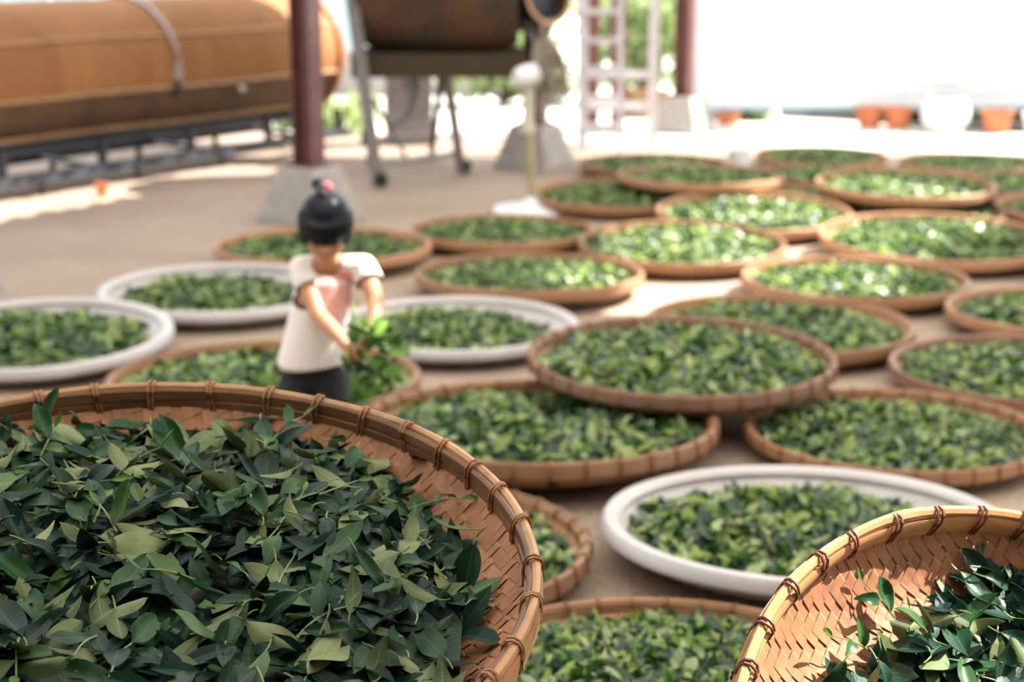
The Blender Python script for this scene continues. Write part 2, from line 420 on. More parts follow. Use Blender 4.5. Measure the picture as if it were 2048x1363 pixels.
# ------------------------------------------------------------------ white slatted screen
def screen():
    Y = 15.6
    a = AT(1384, 100, Y); b = AT(2048, 100, Y)
    zb = AT(1700, 216, Y).z
    r = empty('slatted_screen', (a.x, Y, 0)); tag(r, 'large white slatted screen hanging behind the far trays', 'screen')
    W = b.x-a.x+2.2; hgt = 0.092; k = 0; z = zb
    me = None
    while z < 3.0:
        if me is None:
            mb = MB(); n = 5; V = []; F = []
            for i in range(n):
                tt = i/(n-1); yy = -0.022*math.sin(tt*PI); zz = tt*hgt
                V += [(0, yy, zz), (W, yy, zz), (0, yy+0.008, zz), (W, yy+0.008, zz)]
            for i in range(n-1):
                p = i*4; q = p+4
                F += [(p,p+1,q+1,q), (p+2,q+2,q+3,p+3), (p,q,q+2,p+2), (p+1,p+3,q+3,q+1)]
            F += [(0,2,3,1), (n*4-4,n*4-3,n*4-1,n*4-2)]
            mb.add(V, F); me = mb.mesh('slat', MAT['shutter'])
        link('slat', me, r, (0, 0, z)); z += hgt+0.003
    mb = MB(); mb.box((W/2, 0.03, zb-0.012), (W, 0.05, 0.03)); mb.build('bottom_rail', simple('blue_rail', (0.16,0.36,0.46), (0.12,0.3,0.4), 5, 0.4), r)
    for x in (0.03, W*0.5, W-0.03):
        mb = MB(); mb.box((x, 0.06, 1.5), (0.05, 0.05, 3.0)); mb.build('post', MAT['white_metal'], r)
screen()

# ------------------------------------------------------------------ leaves
def width_prof(t):
    t = np.asarray(t, float); return 2.72*np.power(np.clip(t,0,1), 0.85)*np.power(np.clip(1-t,0,1), 0.95)*0.5*1.35
def leaf_geo(L, W, fold, curl, twist=0.0, wave=0.0, nl=8, ns=2, ph=0.0, tone=0.5):
    t = np.linspace(0.0, 1.0, nl+1); a = curl*(t-0.15)
    dx = np.cos(a)*L/nl; dz = -np.sin(a)*L/nl
    x = np.concatenate([[0], np.cumsum(dx[:-1])]); z = np.concatenate([[0], np.cumsum(dz[:-1])])
    w = np.maximum(width_prof(t)*W/1.18, 0.0006)
    s = np.linspace(-1, 1, 2*ns+1); V = []; C = []
    for i in range(nl+1):
        tw = twist*(t[i]-0.4)
        for sj in s:
            yy = sj*w[i]*math.cos(fold*abs(sj)**0.5); zz = abs(sj)*w[i]*math.sin(fold)
            zz += wave*W*abs(sj)*math.sin(9*t[i]+ph+(0 if sj > 0 else 1.7))
            y2 = yy*math.cos(tw)-zz*math.sin(tw); z2 = yy*math.sin(tw)+zz*math.cos(tw)
            V.append((x[i]-z2*math.sin(-a[i])*-1, y2, z[i]+z2)); C.append((abs(sj), t[i], tone))
    m = 2*ns+1; F = []
    for i in range(nl):
        for j in range(m-1): F.append((i*m+j, (i+1)*m+j, (i+1)*m+j+1, i*m+j+1))
    return np.array(V), F, np.array(C)
def leaf_mesh(name, mats, **kw):        # two skins, the upper glossy and dark, the lower pale
    V, F, C = leaf_geo(**kw); n = len(V)
    N = np.zeros_like(V)
    for q in F:
        nn = np.cross(V[q[2]]-V[q[0]], V[q[3]]-V[q[1]])
        for i in q: N[i] += nn
    N /= np.maximum(np.linalg.norm(N, axis=1), 1e-12)[:, None]
    if N[len(N)//2, 2] < 0: N = -N
    V2 = V-N*0.0008
    me = bpy.data.meshes.new(name)
    me.from_pydata(np.vstack([V, V2]).tolist(), [], F + [tuple(i+n for i in q[::-1]) for q in F])
    for m in mats: me.materials.append(m)
    me.polygons.foreach_set('material_index', [0]*len(F)+[1]*len(F))
    me.polygons.foreach_set('use_smooth', [True]*len(F)*2)
    at = me.color_attributes.new('leaf', 'FLOAT_COLOR', 'POINT')
    cc = np.ones((2*n, 4), np.float32); cc[:n, :3] = C; cc[n:, :3] = C
    at.data.foreach_set('color', cc.ravel()); me.update(); return me
LEAFV = []
for k in range(16):
    L = random.uniform(0.060, 0.108)
    LEAFV.append((leaf_mesh('tea_leaf', [MAT['leaf_up'], MAT['leaf_low']], L=L, W=L*random.uniform(0.42, 0.58), fold=random.uniform(0.08, 0.65),
                 curl=random.uniform(-1.0, 1.5), twist=random.uniform(-0.9, 0.9), wave=random.uniform(0, 0.10), ph=random.uniform(0, 6), tone=random.random()), L))
MAT['leaf_young'] = leafmat('leaf_young', [(0.0,(0.05,0.13,0.02)),(1.0,(0.11,0.20,0.035))], (0.2,0.3,0.1), 0.4, 0.3, 0.2)
YOUNGV = []
for k in range(4):
    L = random.uniform(0.034, 0.052)
    YOUNGV.append((leaf_mesh('young_leaf', [MAT['leaf_young'], MAT['leaf_young']], L=L, W=L*0.40, fold=random.uniform(0.4, 0.9), curl=random.uniform(-0.6, 0.6), twist=0.3, tone=random.random(), nl=6), L))
FRESHV = []
for k in range(8):
    L = random.uniform(0.055, 0.085)
    FRESHV.append((leaf_mesh('fresh_leaf', [MAT['leaf_fresh'], MAT['leaf_fresh'] if k % 2 else MAT['leaf_up']], L=L, W=L*random.uniform(0.40, 0.52), fold=random.uniform(0.1, 0.5), curl=random.uniform(-0.6, 1.0), twist=random.uniform(-.5,.5), tone=random.random()), L))
mb = MB(); mb.tube([(0.004,0,0), (-0.004,0,-0.0008), (-0.011,0.001,-0.0022), (-0.017,0.003,-0.005)], [0.0013,0.0013,0.0012,0.0011], 5)
STALK = mb.mesh('stalk', MAT['stalk'], True)

def one_leaf(name, M, variant, label, group, stalk=True):
    me, L = variant
    o = bpy.data.objects.new(name, me); COL.objects.link(o); o.matrix_world = M
    tag(o, label, 'leaf', group)
    if stalk:
        s = bpy.data.objects.new('stalk', STALK); COL.objects.link(s); s.parent = o
    return o
def sprig(M, label, group, pool=None, n=4, Ls=0.085, sc=1.0):
    pool = pool or LEAFV
    r = bpy.data.objects.new('tea_sprig', None); COL.objects.link(r); r.matrix_world = M; r.empty_display_size = 0.02
    tag(r, label, 'sprig', group)
    bend = random.uniform(-0.25, 0.25); pts = []
    for i in range(7):
        t = i/6; pts.append((t*Ls, bend*Ls*t*t, 0.012*math.sin(t*2.2)))
    mb = MB(); mb.tube(pts, [0.0019-0.0009*i/6 for i in range(7)], 5); mb.build('stem', MAT['stalk'], r, True)
    for i in range(n):
        t = 0.25+0.75*i/(n-1) if n > 1 else 1
        me, L = (random.choice(YOUNGV) if i == n-1 else random.choice(pool))
        k = min(int(t*6), 6); p = pts[k]
        side = 1 if i % 2 else -1
        yaw = side*random.uniform(0.6, 1.1) if i < n-1 else random.uniform(-0.2, 0.2)
        l = bpy.data.objects.new('leaf', me); COL.objects.link(l); l.parent = r
        l.location = p; l.rotation_euler = (random.uniform(-0.5, 0.5), random.uniform(-0.55, 0.05), yaw)
        l.scale = (sc*random.uniform(0.75, 1.0),)*3
    return r

def heap_mesh(name, R, zf, nleaf, mat, Lr=(0.045, 0.075), tilt=0.65, keep=None, jit=0.016, mound=True):
    """a heap of leaves: a mound and loose low leaves over it; zf(x, y) gives the mound's height or None outside"""
    V0, F0, C0 = leaf_geo(L=1.0, W=0.44, fold=0.35, curl=0.5, nl=4, ns=1)
    V0 = V0-np.array([0.48, 0, 0]); nv = len(V0)
    Vs = []; Fs = []; Cs = []; made = 0; base = 0; MI = []
    F0a = np.array(F0)
    while made < nleaf:
        x, y = RNG.uniform(-R, R, 2); h = zf(x, y)
        if h is None: continue
        if keep is not None and not keep(x, y): continue
        L = RNG.uniform(*Lr)
        e = Euler((RNG.normal(0, tilt*0.8), RNG.normal(0, tilt*0.7), RNG.uniform(0, 6.283))).to_matrix()
        A = np.array(e); P = (V0*np.array([1, RNG.uniform(0.75, 1.15), RNG.uniform(-1.2, 1.4)])*L) @ A.T + np.array([x, y, h+RNG.uniform(-0.004, jit)])
        Vs.append(P); Fs.append(F0a+base); c = C0.copy(); c[:, 2] = RNG.uniform(); Cs.append(c); base += nv; made += 1
    V = np.vstack(Vs); F = np.vstack(Fs).tolist(); C = np.vstack(Cs); nleaff = len(F)
    if mound:
        g = 36; idx = -np.ones((g+1, g+1), int); mv = []
        for i in range(g+1):
            for j in range(g+1):
                x = -R+2*R*i/g; y = -R+2*R*j/g; h = zf(x, y)
                if h is not None:
                    idx[i, j] = base+len(mv); mv.append((x, y, h-0.008))
        for i in range(g):
            for j in range(g):
                q = (idx[i,j], idx[i+1,j], idx[i+1,j+1], idx[i,j+1])
                if min(q) >= 0: F.append([int(a) for a in q])
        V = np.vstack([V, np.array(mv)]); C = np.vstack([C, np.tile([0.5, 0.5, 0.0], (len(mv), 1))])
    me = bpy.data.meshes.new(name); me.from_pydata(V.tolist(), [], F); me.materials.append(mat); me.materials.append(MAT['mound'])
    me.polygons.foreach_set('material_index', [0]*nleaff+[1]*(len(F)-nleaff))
    at = me.color_attributes.new('leaf', 'FLOAT_COLOR', 'POINT'); cc = np.ones((len(V), 4), np.float32); cc[:, :3] = C
    at.data.foreach_set('color', cc.ravel()); me.update(); return me

# ------------------------------------------------------------------ the two front baskets
def bowl_z(r, R, depth):
    t = max(0.0, (r/R-0.80)/0.20); return -depth + (depth-0.012)*t**1.6
def basket(name, Mw, R, depth, label, pitch, rot, bind, matset, hoops, turns, seed):
    rr = random.Random(seed)
    root = empty(name, mat=Mw); tag(root, label, 'basket')
    ms, mh, mi_, mr = matset
    # woven strips, two over two under
    n = int(R/pitch)
    for d in (0, 1):
        ca, sa = math.cos(rot+d*PI/2), math.sin(rot+d*PI/2)
        for i in range(-n, n+1):
            off = i*pitch; hl = math.sqrt(max(0, (R*0.985)**2-off**2))
            if hl < 0.05: continue
            w = pitch*rr.uniform(0.45, 0.485); skew = rr.uniform(-0.0012, 0.0012)
            V = []; F = []
            j0 = int(math.floor(-hl/pitch)); j1 = int(math.ceil(hl/pitch))
            st = []
            for j in range(j0, j1+1):
                jj = j if d == 0 else -j                      # index of the crossing strip
                over = ((i - jj) % 4 in (0, 1)) if d == 0 else not ((jj - i) % 4 in (0, 1))
                for e in (-0.36, 0.36):
                    s = (j+e)*pitch
                    if -hl <= s <= hl: st.append((s, 0.00125 if over else -0.00125))
            st = [(-hl, 0)] + st + [(hl, 0)]
            for s, o in st:
                for sg in (-1, 1):
                    q = off+sg*w+skew*math.sin(s*9+i)
                    x = s*ca-q*sa; y = s*sa+q*ca
                    V.append((x, y, bowl_z(math.hypot(x, y), R, depth)+o+0.0004*sg*math.sin(s*21+i)))
            F = [(2*k, 2*k+1, 2*k+3, 2*k+2) for k in range(len(st)-1)]
            me = bpy.data.meshes.new('strip'); me.from_pydata(V, [], F); me.materials.append(ms)
            link('strip', me, root)
    # hoops: list of (name, closed profile of (r offset, z), material index)
    for hn, prof, m in hoops:
        N = 144; V = []; F = []; P = len(prof); ph = rr.uniform(0, 6); ph2 = rr.uniform(0, 6)
        for k in range(N):
            a = 2*PI*k/N
            jr = 0.0012*math.sin(5*a+ph)+0.0008*math.sin(13*a+ph2); jz = 0.0010*math.sin(7*a+ph2)
            nodeb = 0.0011*max(0, math.cos(a*4+ph))**60
            for r_, z_ in prof:
                r2 = R+r_+jr+nodeb*(1 if r_ > 0 else -1); V.append((r2*math.cos(a), r2*math.sin(a), z_+jz+nodeb))
        for k in range(N):
            k2 = (k+1) % N
            for i in range(P): F.append((k*P+i, k2*P+i, k2*P+(i+1) % P, k*P+(i+1) % P))
        mb = MB(); mb.add(V, F); mb.build(hn, (mh, mi_)[m], root, True)
    # lashings
    meshes = []
    for v in range(3):
        mb = MB()
        for q in range(turns):
            y0 = (q-(turns-1)/2)*0.0072
            pts = []
            path = [(0.0105,-0.012),(0.0105,0.004),(0.006,0.0135),(-0.002,0.0165),(-0.010,0.0135),(-0.0165,0.003),(-0.0175,-0.014),(-0.0165,-0.034),(-0.010,-0.041),(0.002,-0.040),(0.0095,-0.030)]
            for i, (a, b) in enumerate(path):
                pts.append((R+a, y0+0.0022*math.sin(i*0.9+v*2+q)+ (v-1)*0.002*(b*30), b))
            mb.tube(pts, 0.0026, 5, closed=True, flat=0.8)
        meshes.append(mb.mesh('lashing', mr, True))
    for a in bind:
        o = link('lashing', rr.choice(meshes), root); o.rotation_euler = (0, 0, a)
    return root

def basket_matrix(c, tx, ty, rz=0.0):
    return Matrix.Translation((c[0], c[1], c[2]+CAMZ)) @ Matrix.Rotation(ty, 4, 'Y') @ Matrix.Rotation(tx, 4, 'X') @ Matrix.Rotation(rz, 4, 'Z')
def angle_of(M, R, px, py):
    best = None
    for k in range(720):
        a = k*PI/360; p = M @ Vector((R*math.cos(a), R*math.sin(a), 0)); x, y, fw = project(p)
        d = (x-px)**2+(y-py)**2
        if best is None or d < best[0]: best = (d, a)
    return best[1]

RL = 0.60
ML = basket_matrix((-0.566, 2.099, -0.827), 0.159, 0.021)
seen = [(82,795),(195,787),(305,783),(425,786),(540,794),(640,809),(733,831),(818,860),(890,894),(952,938),(1003,985),(1043,1048),(1068,1130),(1064,1205),(1030,1295)]
bl = [(a-2*PI if a > PI*1.2 else a) for a in (angle_of(ML, RL, *p) for p in seen)]
step = 2*PI/36
bl_all = list(bl) + [a for a in np.arange(bl[0]+step, bl[-1]+2*PI-step*0.5, step)]
# profiles (r offset from the rim radius, height from the rim plane)
HOOP_L = [('rim_hoop', [(-0.006,0.0),(-0.005,0.009),(0.0,0.013),(0.006,0.011),(0.008,0.003),(0.006,-0.003)], 0),
          ('inner_lath', [(-0.014,-0.013),(-0.0145,0.004),(-0.011,0.008),(-0.006,0.007),(-0.006,-0.013)], 1),
          ('inner_lath', [(-0.015,-0.028),(-0.0155,-0.016),(-0.012,-0.0145),(-0.006,-0.0145),(-0.006,-0.028)], 1),
          ('inner_lath', [(-0.0125,-0.039),(-0.014,-0.030),(-0.006,-0.030),(-0.005,-0.039)], 0),
          ('outer_hoop', [(0.003,-0.036),(0.004,-0.004),(0.009,-0.004),(0.0095,-0.020),(0.008,-0.036)], 0)]
basket('bamboo_basket', ML, RL, 0.105, 'big round bamboo basket heaped with dark tea leaves, raised nearest the camera', 0.0165, 0.35, bl_all,
       (MAT['strip'], MAT['hoop'], MAT['hoop_dark'], MAT['rattan']), HOOP_L, 2, 1)

RR = 0.50
MR = basket_matrix((0.771, 1.952, -1.146), 0.618, 0.324)
seenR = [(1958,1031),(1868,1028),(1782,1040),(1698,1076),(1637,1120),(1582,1180),(1545,1262)]
br = [(a-2*PI if a > PI*1.4 else a) for a in (angle_of(MR, RR, *p) for p in seenR)]
stepR = abs(br[1]-br[0])
bmin, bmax = min(br), max(br)
br_all = list(br)+list(np.arange(bmax+stepR, bmin+2*PI-stepR*0.5, stepR))
HOOP_R = [('rim_hoop', [(-0.007,0.002),(-0.005,0.010),(0.001,0.0135),(0.008,0.011),(0.0095,0.002),(0.005,-0.004)], 0),
          ('inner_lath', [(-0.0145,-0.036),(-0.0165,-0.016),(-0.0145,-0.002),(-0.009,0.004),(-0.006,0.001),(-0.005,-0.036)], 0),
          ('outer_hoop', [(0.003,-0.036),(0.004,-0.004),(0.0095,-0.004),(0.0100,-0.020),(0.008,-0.036)], 0)]
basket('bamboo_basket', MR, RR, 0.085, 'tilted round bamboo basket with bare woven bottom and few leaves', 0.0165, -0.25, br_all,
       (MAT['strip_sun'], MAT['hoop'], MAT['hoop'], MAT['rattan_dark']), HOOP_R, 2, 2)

# ---- leaves in the big basket
def hl(x, y):
    r = math.hypot(x, y); lim = 0.566+0.022*noise.noise(Vector((x*4, y*4, 1.3)))-0.035*max(0, x/0.6)
    if r > lim: return None
    h = -0.105+0.030+0.058*(1-(r/lim)**4)+0.020*noise.noise(Vector((x*7, y*7, 0.3)))
    return max(h, bowl_z(r, RL, 0.105)+0.007)
ML_inv = ML.inverted()
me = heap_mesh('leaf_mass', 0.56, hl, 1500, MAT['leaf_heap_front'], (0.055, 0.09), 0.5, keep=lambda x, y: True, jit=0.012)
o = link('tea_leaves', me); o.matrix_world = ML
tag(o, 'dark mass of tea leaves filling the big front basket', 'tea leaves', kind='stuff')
LAB_D = 'dark glossy tea leaf, upper side up, in big basket'
LAB_P = 'pale tea leaf, underside up, in big basket'
LAB_S = 'leafy tea sprig with stem in big basket'
GL = 'tea leaves on the heap in the big front basket'
def region(x, y):
    a = math.atan2(y, x)
    if math.hypot(x, y) < 0.26: return ', middle of the heap'
    return ', beside the right rim' if -0.6 < a < 0.75 else ', under the far rim' if a > 0 and a < 2.3 else ', towards the left edge' if abs(a) > 2.3 else ', near side of the heap'
def put_leaf(Mb, x, y, z, yaw, pitch, roll, face_down, label, group, variant=None, lying=True):
    v = variant or random.choice(LEAFV)
    M = Mb @ Matrix.Translation((x, y, z)) @ Matrix.Rotation(yaw, 4, 'Z') @ Matrix.Rotation(pitch, 4, 'Y') @ Matrix.Rotation(roll+(PI if face_down else 0), 4, 'X') @ Matrix.Translation((-v[1]*0.5, 0, 0))
    return one_leaf('tea_leaf', M, v, label, group)
placed = []; tries = 0
while len(placed) < 215 and tries < 40000:
    tries += 1
    x, y = random.uniform(-RL, RL), random.uniform(-RL, RL); h = hl(x, y)
    if h is None: continue
    px, py, fw = project(ML @ Vector((x, y, h)))
    if not (-40 < px < 1100 and py < 1400): continue
    dmin = 0.027
    if any((x-a)**2+(y-b)**2 < dmin**2 for a, b in placed): continue
    placed.append((x, y))
    fd = random.random() < 0.30
    steep = random.random() < 0.16
    put_leaf(ML, x, y, h+random.uniform(0.010, 0.024)+(0.012 if steep else 0), random.uniform(0, 2*PI), random.gauss(0, 0.28) if not steep else random.choice((-1,1))*random.uniform(0.6,1.2),
             random.gauss(0, 0.35), fd, (LAB_P if fd else LAB_D)+region(x, y), GL)
ns = 0
while ns < 30:
    x, y = random.uniform(-RL, RL), random.uniform(-RL, RL); h = hl(x, y)
    if h is None or math.hypot(x, y) > 0.49: continue
    px, py, fw = project(ML @ Vector((x, y, h)))
    if not (0 < px < 1060 and py < 1380): continue
    M = ML @ Matrix.Translation((x, y, h+0.022)) @ Matrix.Rotation(random.uniform(0, 2*PI), 4, 'Z') @ Matrix.Rotation(random.uniform(-0.35, 0.1), 4, 'Y') @ Matrix.Rotation(random.choice((0, 0, PI))+random.gauss(0, 0.3), 4, 'X')
    sprig(M, LAB_S+region(x, y), GL, None, random.choice((2, 3, 3)), random.uniform(0.055, 0.085), 0.85); ns += 1
# leaves of their own near the rim
def on_plane(Mb, px, py, z):
    o_ = Mb.inverted() @ Vector((0, 0, CAMZ)); d_ = Mb.inverted().to_3x3() @ ray(px, py)
    t = (z-o_.z)/d_.z; return o_+d_*t
def lone(px, py, z, yaw, pitch, roll, fd, label, L, W, curl=0.3, fold=0.15):
    me = leaf_mesh('tea_leaf', [MAT['leaf_up'], MAT['leaf_low']], L=L, W=W, fold=fold, curl=curl, nl=10, ns=3, tone=random.random())
    p = on_plane(ML, px, py, z)
    put_leaf(ML, p.x, p.y, z, yaw, pitch, roll, fd, label, GL, (me, L))
lone(962, 1095, -0.080, PI-0.15, 0.05, 0.15, False, 'large dark glossy tea leaf on bare weave by the right rim of the big basket', 0.088, 0.040, 0.2)
lone(845, 918, -0.035, -2.2, -0.75, 0.1, True, 'upright pale tea leaf leaning on the far rim of the big basket', 0.085, 0.040, -0.2)
lone(792, 1097, -0.030, PI+0.35, 0.1, -0.2, True, 'broad pale tea leaf lying below the leaning leaf in the big basket', 0.078, 0.044, 0.1)
lone(905, 1050, -0.045, PI-0.5, 0.1, 0.3, True, 'pale pointed tea leaf just above the large dark leaf by the rim', 0.078, 0.032, 0.3)
lone(955, 1180, -0.060, 0.45, -0.2, 0.2, True, 'olive tea leaf pointing at the right rim below the large dark leaf', 0.085, 0.036, 0.2)
lone(690, 880, -0.020, 0.9, 0.4, 0.9, False, 'curled dark tea leaf arching over the far rim of the big basket', 0.075, 0.022, 1.3, 0.8)
lone(285, 1130, -0.012, -0.45, 0.05, 0.15, True, 'long olive tea leaf lying across the middle of the big basket heap', 0.105, 0.043, 0.15)
lone(650, 1300, -0.012, 1.2, -0.15, 0.2, True, 'long pale tea leaf at the near edge of the big basket heap', 0.095, 0.036, 0.1)

# ---- leaves in the tilted basket: slid down to its lower right
def in_right(px, py): return px > 1690+0.9*max(0, 1230-py)*0.9 and py > 1150
cR = on_plane(MR, 2010, 1330, -0.06)
def hr(x, y):
    if math.hypot(x, y) > 0.455: return None
    px, py, fw = project(MR @ Vector((x, y, -0.07)))
    e = (px-1760)*0.62+(py-1290)*0.80
    e += 60*noise.noise(Vector((x*9, y*9, 2.2)))
    if e < 0 or px > 2350 or py > 1800: return None
    return -0.085+0.004+0.032*min(1, e/160.0)
me = heap_mesh('leaf_mass_tilted', 0.5, hr, 260, MAT['leaf_heap_front'], (0.05, 0.085), 0.55, jit=0.012)
o = link('tea_leaves', me); o.matrix_world = MR
tag(o, 'dark tea leaves slid into the lower side of the tilted basket', 'tea leaves', kind='stuff')
LR_D = 'dark tea leaf lying upper side up in the tilted basket'
LR_P = 'tea leaf lying pale underside up in the tilted basket'
LR_S = 'leafy tea sprig lying in the tilted basket'
GR = 'tea leaves in the tilted basket'
cnt = 0; pl = []; tries = 0
while cnt < 46 and tries < 20000:
    tries += 1
    x, y = random.uniform(-RR, RR), random.uniform(-RR, RR); h = hr(x, y)
    if h is None: continue
    px, py, fw = project(MR @ Vector((x, y, h)))
    if not (px < 2090 and py < 1400): continue
    if any((x-a)**2+(y-b)**2 < 0.022**2 for a, b in pl): continue
    pl.append((x, y)); fd = random.random() < 0.25
    put_leaf(MR, x, y, h+random.uniform(0.008, 0.022), random.uniform(0, 2*PI), random.gauss(0, 0.4), random.gauss(0, 0.5), fd, (LR_P if fd else LR_D)+(', pointed end of the clump' if px < 1850 else ', upper side of the clump' if py < 1270 else ', thick of the clump'), GR); cnt += 1
def lone_r(px, py, z, yaw, pitch, roll, fd, label, L, W, curl=0.2, fold=0.2):
    me = leaf_mesh('tea_leaf', [MAT['leaf_up'], MAT['leaf_low']], L=L, W=W, fold=fold, curl=curl, nl=10, ns=3, tone=random.random())
    p = on_plane(MR, px, py, z); put_leaf(MR, p.x, p.y, z, yaw, pitch, roll, fd, label, GR, (me, L))
lone_r(1905, 1190, -0.073, 2.55, 0.1, 0.3, True, 'pale green tea leaf lying alone on bare weave above the slid leaves', 0.072, 0.030)
lone_r(2030, 1145, -0.058, 1.9, -0.6, 0.4, False, 'small curled leaf standing at the far side of the tilted basket', 0.05, 0.014, 0.9, 0.7)
lone_r(1850, 1240, -0.062, 2.2, -0.3, 0.9, False, 'folded dark tea leaf standing at the upper edge of the slid leaves', 0.07, 0.03, 0.1, 0.8)
for (px, py, yaw) in ((1790, 1235, 2.9), (1990, 1200, 2.0), (1740, 1300, 3.3), (1870, 1300, 2.4), (2000, 1280, 1.2)):
    p = on_plane(MR, px, py, -0.068)
    sprig(MR @ Matrix.Translation(p) @ Matrix.Rotation(yaw, 4, 'Z') @ Matrix.Rotation(-0.15, 4, 'Y'), LR_S, GR, None, 3, 0.07, 0.8)

# ---- what carries the two baskets
def stand():
    r = empty('wooden_stand', (-0.566, 2.08, 0), 0.0); tag(r, 'low wooden stand under the big front basket', 'stand')
    top = 0.63
    for sx in (-1, 1):
        for sy in (-1, 1):
            mb = MB(); mb.tube([(sx*0.30, sy*0.28, 0), (sx*0.26, sy*0.24, top+sy*0.02)], 0.022, 8); mb.build('leg', MAT['wood'], r, True)
    for sy in (-1, 1):
        mb = MB(); mb.box((0, sy*0.25, top+sy*0.03), (0.62, 0.05, 0.04)); mb.build('top_rail', MAT['wood'], r)
        mb = MB(); mb.box((0, sy*0.27, 0.2), (0.56, 0.03, 0.03)); mb.build('stretcher', MAT['wood'], r)
    for sx in (-1, 1):
        mb = MB(); mb.box((sx*0.27, 0, top-0.03), (0.04, 0.52, 0.04)); mb.build('side_rail', MAT['wood'], r)
    r = empty('wooden_stool', (0.62, 2.22, 0), 0.0); tag(r, 'wooden stool propping up the tilted basket', 'stool')
    for sx in (-1, 1):
        for sy in (-1, 1):
            mb = MB(); mb.tube([(sx*0.13, sy*0.10, 0), (sx*0.10, sy*0.07, 0.41)], 0.016, 8); mb.build('leg', MAT['wood'], r, True)
    mb = MB(); mb.box((0, 0, 0.42), (0.26, 0.20, 0.03)); bevel_mod(mb.build('seat', MAT['wood'], r), 0.006)
stand()

# ------------------------------------------------------------------ trays on the floor
TR = 0.55                                # built size; each tray is scaled from it
mb = MB(); mb.lathe([(0.536,0.100),(0.545,0.104),(0.552,0.099),(0.556,0.078),(0.554,0.056),(0.545,0.052),(0.534,0.056)], 72, closed=True)
RIM_ME = {'bamboo': mb.mesh('rim_hoop', MAT['tray_hoop'], True), 'old': mb.mesh('rim_hoop_old', MAT['tray_hoop_old'], True)}
mb = MB(); mb.lathe([(0.528,0.092),(0.536,0.094),(0.536,0.060),(0.526,0.058)], 72, closed=True)
LATH_ME = {'bamboo': mb.mesh('inner_lath', MAT['tray_hoop'], True), 'old': mb.mesh('inner_lath_old', MAT['tray_hoop_old'], True)}
mb = MB(); mb.lathe([(0.002,0.014),(0.25,0.013),(0.43,0.014),(0.49,0.030),(0.530,0.066),(0.536,0.062),(0.495,0.020),(0.43,0.004),(0.002,0.003)], 64)
BASE_ME = mb.mesh('woven_bottom', MAT['weave'], True)
mb = MB(); mb.lathe([(0.500,0.082),(0.510,0.094),(0.528,0.100),(0.545,0.096),(0.556,0.080),(0.556,0.062),(0.546,0.052),(0.530,0.050),(0.508,0.062)], 72, closed=True)
WRIM_ME = mb.mesh('white_rim', MAT['white'], True)
mb = MB(); mb.lathe([(0.002,0.014),(0.40,0.014),(0.47,0.034),(0.512,0.072),(0.522,0.064),(0.480,0.020),(0.41,0.003),(0.002,0.003)], 64)
WBASE_ME = mb.mesh('basin', MAT['white'], True)
mb = MB()
for q in (-0.5, 0.5):
    pts = [(0.558,-0.01,0.090),(0.5585,0,0.070),(0.556,0,0.052),(0.545,0,0.050),(0.532,0,0.054),(0.5255,0,0.075),(0.527,0,0.094),(0.536,0,0.103),(0.546,0,0.1065),(0.555,0,0.101)]
    mb.tube([(a, q*0.008, c) for a, b, c in pts], 0.0028, 4, closed=True)
BIND_ME = {'bamboo': mb.mesh('lashing', MAT['rattan'], True)}
BIND_ME['old'] = BIND_ME['bamboo']

HEAPS = []
for k in range(6):
    sd = k*3.7
    def zf(x, y, sd=sd, k=k):
        r = math.hypot(x, y); lim = 0.507+0.022*noise.noise(Vector((x*5+sd, y*5, sd)))
        if r > lim: return None
        return max(0.016, 0.038+(0.030+0.006*(k % 3))*(1-(r/lim)**4)+0.018*noise.noise(Vector((x*6, y*6+sd, 1.0))))
    HEAPS.append(heap_mesh('tea_leaf_heap', 0.5, zf, 1700, MAT['leaf_heap'], (0.055, 0.094), 0.75, jit=0.026))
def zf_w(x, y):
    r = math.hypot(x-0.03, y+0.02); lim = 0.445+0.04*noise.noise(Vector((x*5, y*5, 5.0)))
    if r > lim: return None
    return 0.018+0.05*(1-(r/lim)**4)+0.018*noise.noise(Vector((x*6, y*6, 4.0)))
HEAP_W = heap_mesh('tea_leaf_heap_white', 0.5, zf_w, 1450, MAT['leaf_heap'], (0.055, 0.094), 0.75, jit=0.026)

